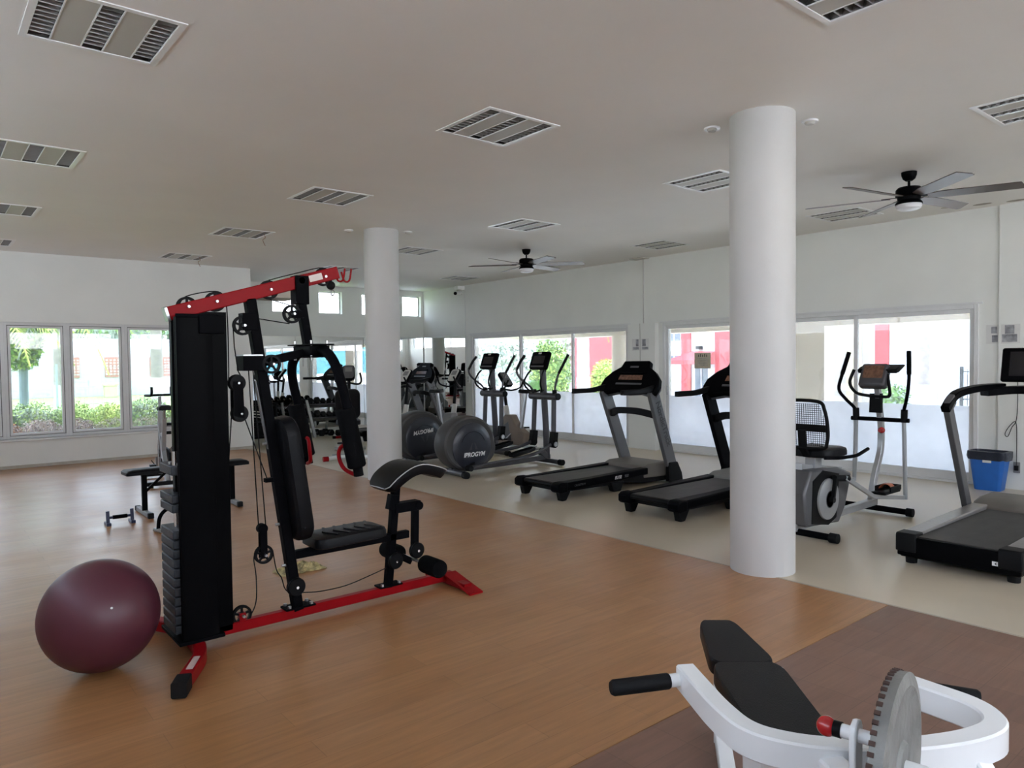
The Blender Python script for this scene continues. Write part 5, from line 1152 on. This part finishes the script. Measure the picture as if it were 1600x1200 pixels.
# ---- plants
def leafmat(name, col, var=.45): 
    m = mat(name, col, .6, nz=var, scale=7); return m
def leafcloud(m, c, rad, n, size, rnd, shell=.75):
    c = V(c)
    for _ in range(n):
        u = V((rnd.gauss(0, 1), rnd.gauss(0, 1), rnd.gauss(0, 1))).normalized(); k = shell + (1.05 - shell) * rnd.random()
        p = c + V((u.x * rad[0], u.y * rad[1], u.z * rad[2])) * k
        if p.z < .02: p.z = .02 + rnd.random() * .1
        a = V((rnd.gauss(0, 1), rnd.gauss(0, 1), rnd.gauss(0, 1))).normalized(); b = a.cross(u + V((.01, .02, .03))).normalized(); s_ = size * (.6 + .8 * rnd.random())
        m.add([p - a * s_, p + b * s_ * .45, p + a * s_, p - b * s_ * .45], [(0, 1, 2, 3)])
    return m
def bush(label, loc, blobs, cols, n, size, cat='bush', group=None, trunk=None, core=True):
    rnd = random.Random(hash(label) % 1000 if False else len(label) * 31 + int(loc[0] * 10)); t = thing('garden_' + cat, label, cat, loc, group=group)
    if trunk: part('trunk', MB().tube([(0, 0, 0), (.02, 0, trunk[0])], trunk[1], 10), trunk[2], t)
    for i, cm_ in enumerate(cols):
        m = MB()
        for (c, r) in blobs: leafcloud(m, c, r, n // len(cols) // len(blobs), size, rnd)
        o = part('foliage', m, cm_, t); o['kind'] = 'stuff'
    if core:
        m = MB()
        for (c, r) in blobs: m.ball(c, 1, 14, 9, sc=tuple(a * .74 for a in r))
        part('inner_growth', m, cols[0], t)
    return t
G1 = leafmat('leaf_green', (.13, .25, .05)); G2 = leafmat('leaf_light_green', (.30, .42, .08)); G3 = leafmat('leaf_grey_green', (.20, .26, .17)); G4 = leafmat('leaf_yellow_green', (.42, .50, .07)); G5 = leafmat('leaf_rust', (.75, .28, .10)); G6 = leafmat('leaf_pinkish', (.52, .38, .32)); G8 = leafmat('leaf_pale', (.50, .55, .46)); G7 = leafmat('leaf_dark', (.05, .12, .03))
bush('tall rounded topiary bush seen behind the nearer elliptical console', (15, 16.3, 0), [((0, 0, 1.15), (.62, .62, 1.15))], [G1, G2], 5200, .05, group='clipped topiary bushes')
bush('smaller rounded topiary bush seen left of the lettered treadmill console', (17, 15.85, 0), [((0, 0, .95), (.48, .48, .66))], [G2, G4], 3200, .045, trunk=(.6, .07, RENB), group='clipped topiary bushes')
bush('low yellowish shrubs left of the column seen through the first door', (19.5, 18.2, 0), [((0, 0, .4), (.3, .9, .45))], [G4, G1], 800, .06)
bush('low hedge with white planter behind the seated elliptical handlebars', (17, 7.15, 0), [((0, 0, .55), (.3, .45, .50)), ((0, .5, .5), (.3, .35, .4))], [G1, G3], 1800, .05)
bush('green shrub growing behind the dark iron railing', (17.8, 5.2, 0), [((0, 0, 1.1), (.3, .4, .7))], [G1, G2], 900, .05)
bush('wide pale tree crown behind the first sliding door', (26, 29, 0), [((0, 0, 2.0), (1.5, 3.2, 1.8)), ((0, 3.5, 1.5), (1.2, 2, 1.4))], [G8, G3], 2600, .15, cat='tree', core=False, trunk=(2, .15, RENB))
t = thing('leafy_plant', 'large bright green leaf plant between the elliptical trainers outside the door', 'plant', (12.2, 13.75, 0), world=True)
LG = mat('big_leaf', (.10, .33, .04), .45, nz=.15, scale=5); part('pot', MB().lathe([(.12, -.02), (.17, .3), (.15, .3), (.12, .1)], (12.2, 13.75, 0), n=24), RENW, t)
for k, (a, L) in enumerate(((2.2, .55), (3.6, .5), (.4, .5), (5.2, .45), (1.3, .5))):
    d = V((math.cos(a), math.sin(a), 0)); m = MB(); n = 8; side = V((-d.y, d.x, 0)); base = V((12.2, 13.75, .62))
    vs = []
    for i in range(n + 1):
        u = i / n; c = base + d * L * u + V((0, 0, .45 * math.sin(u * 2.0))); w_ = .13 * math.sin(PI * min(1, u * .95 + .05)) ; vs += [c - side * w_ + V((0, 0, .03)), c, c + side * w_ + V((0, 0, .03))]
    m.add(vs, [f for i in range(n) for f in ((3 * i, 3 * i + 1, 3 * i + 4, 3 * i + 3), (3 * i + 1, 3 * i + 2, 3 * i + 5, 3 * i + 4))]); part('leaf', m, LG, t)
    part('stem', MB().tube([(12.2, 13.75, .2), tuple(base)], .012, 6), LG, t) if k == 0 else None
# palms
BARK = mat('palm_bark', (.32, .28, .25), .85, nz=.2, scale=9, bump=.4, bscale=30); WPA = mat('white_painted_bark', (.70, .70, .68), .8, nz=.05)
def palm(label, x, y, r, hgt, wz, nf=14, L=2.2, fm=(G1, G3), group='palm trees in the garden', dz=-.03):
    t = thing('palm_tree', label, 'palm tree', (x, y, dz), group=group); rnd = random.Random(int(x * 7 + y))
    m = MB(); n = 14; pts = [(0, 0, wz + (hgt - wz) * k / n) for k in range(n + 1)]
    m.tube(pts, r, 16, scales=[1 + .06 * (k % 2) - .15 * k / n for k in range(n + 1)]); part('trunk', m, BARK, t)
    if wz > .01: part('painted_base', MB().tube([(0, 0, 0), (0, 0, wz)], r * 1.08, 16), WPA, t)
    for k in range(nf):
        a = 2 * PI * k / nf + rnd.random() * .4; el = .9 - 1.3 * rnd.random(); d = V((math.cos(a), math.sin(a), 0)); m = MB(); N = 12; prev = None
        sp_pts = []
        for i in range(N + 1):
            u = i / N; sp_pts.append(V((0, 0, hgt)) + d * L * (u - .12 * u * u) + V((0, 0, L * (el * u * .6 - .75 * u * u))))
        m.tube(sp_pts, .018, 5)
        for i in range(1, N + 1):
            for q in (0, .5):
                c = sp_pts[i - 1].lerp(sp_pts[i], q + .25); tg = (sp_pts[i] - sp_pts[i - 1]).normalized(); sd_ = tg.cross(V((0, 0, 1))).normalized(); ll = L * .24 * math.sin(PI * min(1, .15 + i / N * .8))
                for s in (-1, 1):
                    e = c + (sd_ * s * .75 + tg * .5 + V((0, 0, -.5))).normalized() * ll; m.add([c - tg * .022, c + tg * .022, e], [(0, 1, 2)])
        part('frond', m, fm[k % 2], t)
    return t
palm('palm tree with white painted trunk right of the second window mullion', 5.74, 24, .17, 4.2, 1.25, nf=12, L=2.2)
palm('palm tree with white painted trunk seen in the second window pane from the left', 3.75, 28, .20, 3.6, 1.0, nf=12, L=2.3, fm=(G4, G3))
palm('low palm with yellowish fronds at the top left of the left window', 1.35, 19, .10, 2.9, 0, nf=13, L=1.7, fm=(G4, G2))
palm('palm with dark drooping fronds above the second window pane', 2.72, 19.5, .12, 3.4, 0.0, nf=10, L=1.7, fm=(G3, G2))
palm('palm tree with white painted base before the red building', 19, 18.85, .23, 4.4, 1.0, nf=12, L=2.4)
palm('palm outside right whose frond tips hang into the last door panel', 19.5, 7.4, .15, 4.6, .9, nf=14, L=2.6, fm=(G2, G3))
bush('small leafy tree with bluish trunk in the left window', (1.93, 20, 0), [((0, 0, 2.25), (.42, .4, .75))], [G1, G2], 1800, .07, cat='tree', trunk=(1.7, .09, mat('bluish_bark', (.20, .26, .30), .8, nz=.2)))
rr = random.Random(3)
hd_ = [(1.05, 16.9, .85, .45, G3, 'grey green hedge bush left, under the small tree'), (1.75, 17.1, .88, .5, G3, 'grey green hedge bush behind the orange shrub'), (2.5, 17.2, .85, .45, G2, 'light green hedge bush left of the window mullion'), (3.05, 16.6, .82, .35, G4, 'bright yellow green bush right of the second mullion'), (3.9, 17.2, .88, .5, G3, 'grey twiggy bush in the third window pane'), (4.7, 17.0, .85, .45, G4, 'bright bush at the right end of the hedge'), (.2, 16.9, .85, .5, G3, 'hedge bush at the left edge of the window'), (5.5, 17.0, .9, .5, G2, 'hedge bush beyond the gym tower')]
for x, y, hh, r_, mm_, l in hd_: bush(l, (x, y, 0), [((0, 0, hh * .5), (r_, .42, hh * .52))], [mm_, G2], 3400, .027, group='garden hedge bushes')
fr = [(1.15, 15.6, .62, .36, G5, 'orange leaved shrub at the bottom of the left window pane'), (1.75, 15.6, .62, .38, G6, 'pinkish shrub right of the orange one'), (2.35, 15.6, .60, .36, G6, 'second pinkish shrub beside the window mullion'), (2.95, 15.6, .58, .36, G4, 'yellow green low shrub in the third pane'), (3.55, 15.6, .58, .36, G2, 'pale green low shrub in the third pane'), (4.15, 15.6, .58, .36, G2, 'pale green low shrub in the fourth pane'), (.5, 15.6, .6, .36, G5, 'orange shrub at the picture left edge')]
for x, y, hh, r_, mm_, l in fr: bush(l, (x, y, 0), [((0, 0, hh * .5), (r_, .36, hh * .52))], [mm_, G6], 3200, .024, group='low garden shrubs')
# garden wall with lattice brick openings
t = thing('garden_wall', 'long white garden wall with brick lattice openings behind the fence', 'wall', (6, 44, 0), world=True)
part('wall', MB().bb(-25, 26, 44, 44.3, -.1, 3.05), RENW, t)
for (a, b) in ((6.25, 6.75), (7.93, 8.67), (10.15, 11.2), (4.1, 4.42), (1.6, 2.3)):
    f = part('brick_opening', MB().bb(a, b, 43.93, 44.0, .98, 2.06), BRK, t); n = max(3, int((b - a) / .16))
    m = MB()
    for i in range(n):
        for j in range(6): m.bb(a + (b - a) * (i + .2) / n, a + (b - a) * (i + .8) / n, 43.90, 43.94, 1.1 + j * .15, 1.19 + j * .15)
    part('lattice_holes', m, mat('pale_brick_gap', (.58, .45, .40), .9, nz=.05) if 'pale_brick_gap' not in bpy.data.materials else bpy.data.materials['pale_brick_gap'], f)
t = thing('yellow_box', 'small yellow box on the lawn by the garden wall', 'box', (7.8, 42, -.03)); part('box_body', MB().bb(-.3, .3, -.2, .2, 0, .6), mat('yellow_paint', (.55, .50, .30), .7, nz=.05), t, bev=.02); part('box_lid', MB().bb(-.36, .36, -.24, .24, .6, .72), bpy.data.materials['yellow_paint'], t)
fence('mesh_fence', 'pale wire mesh fence across the lawn before the garden wall', (-6, 27, 0), (13, 27, 0), 1.62, 150, FEN, 7, 10, pr=.006)
t = thing('pink_pillar', 'coral pink pillar outside the last window beside the gym tower', 'column', (5.05, 16.2, -.03)); part('shaft', MB().bb(-.15, .22, -.15, .15, 0, 2.8), RENR, t); part('pillar_base', MB().bb(-.2, .27, -.2, .2, 0, .12), RENR, t)
bush('dark green treetops behind the garden wall', (8, 47, 0), [((-4, 0, 3.2), (3, 1, 1.3)), ((1, 0, 3.0), (3, 1, 1.3)), ((6, 0, 3.3), (3, 1, 1.4)), ((-9, 0, 3.2), (3, 1, 1.4))], [G3, G1], 6000, .16, cat='tree', trunk=(3, .2, BARK))
struct('eave_left', MB().bb(-3, 6, 13.92, 14.7, 2.9, 3.05), RENB)
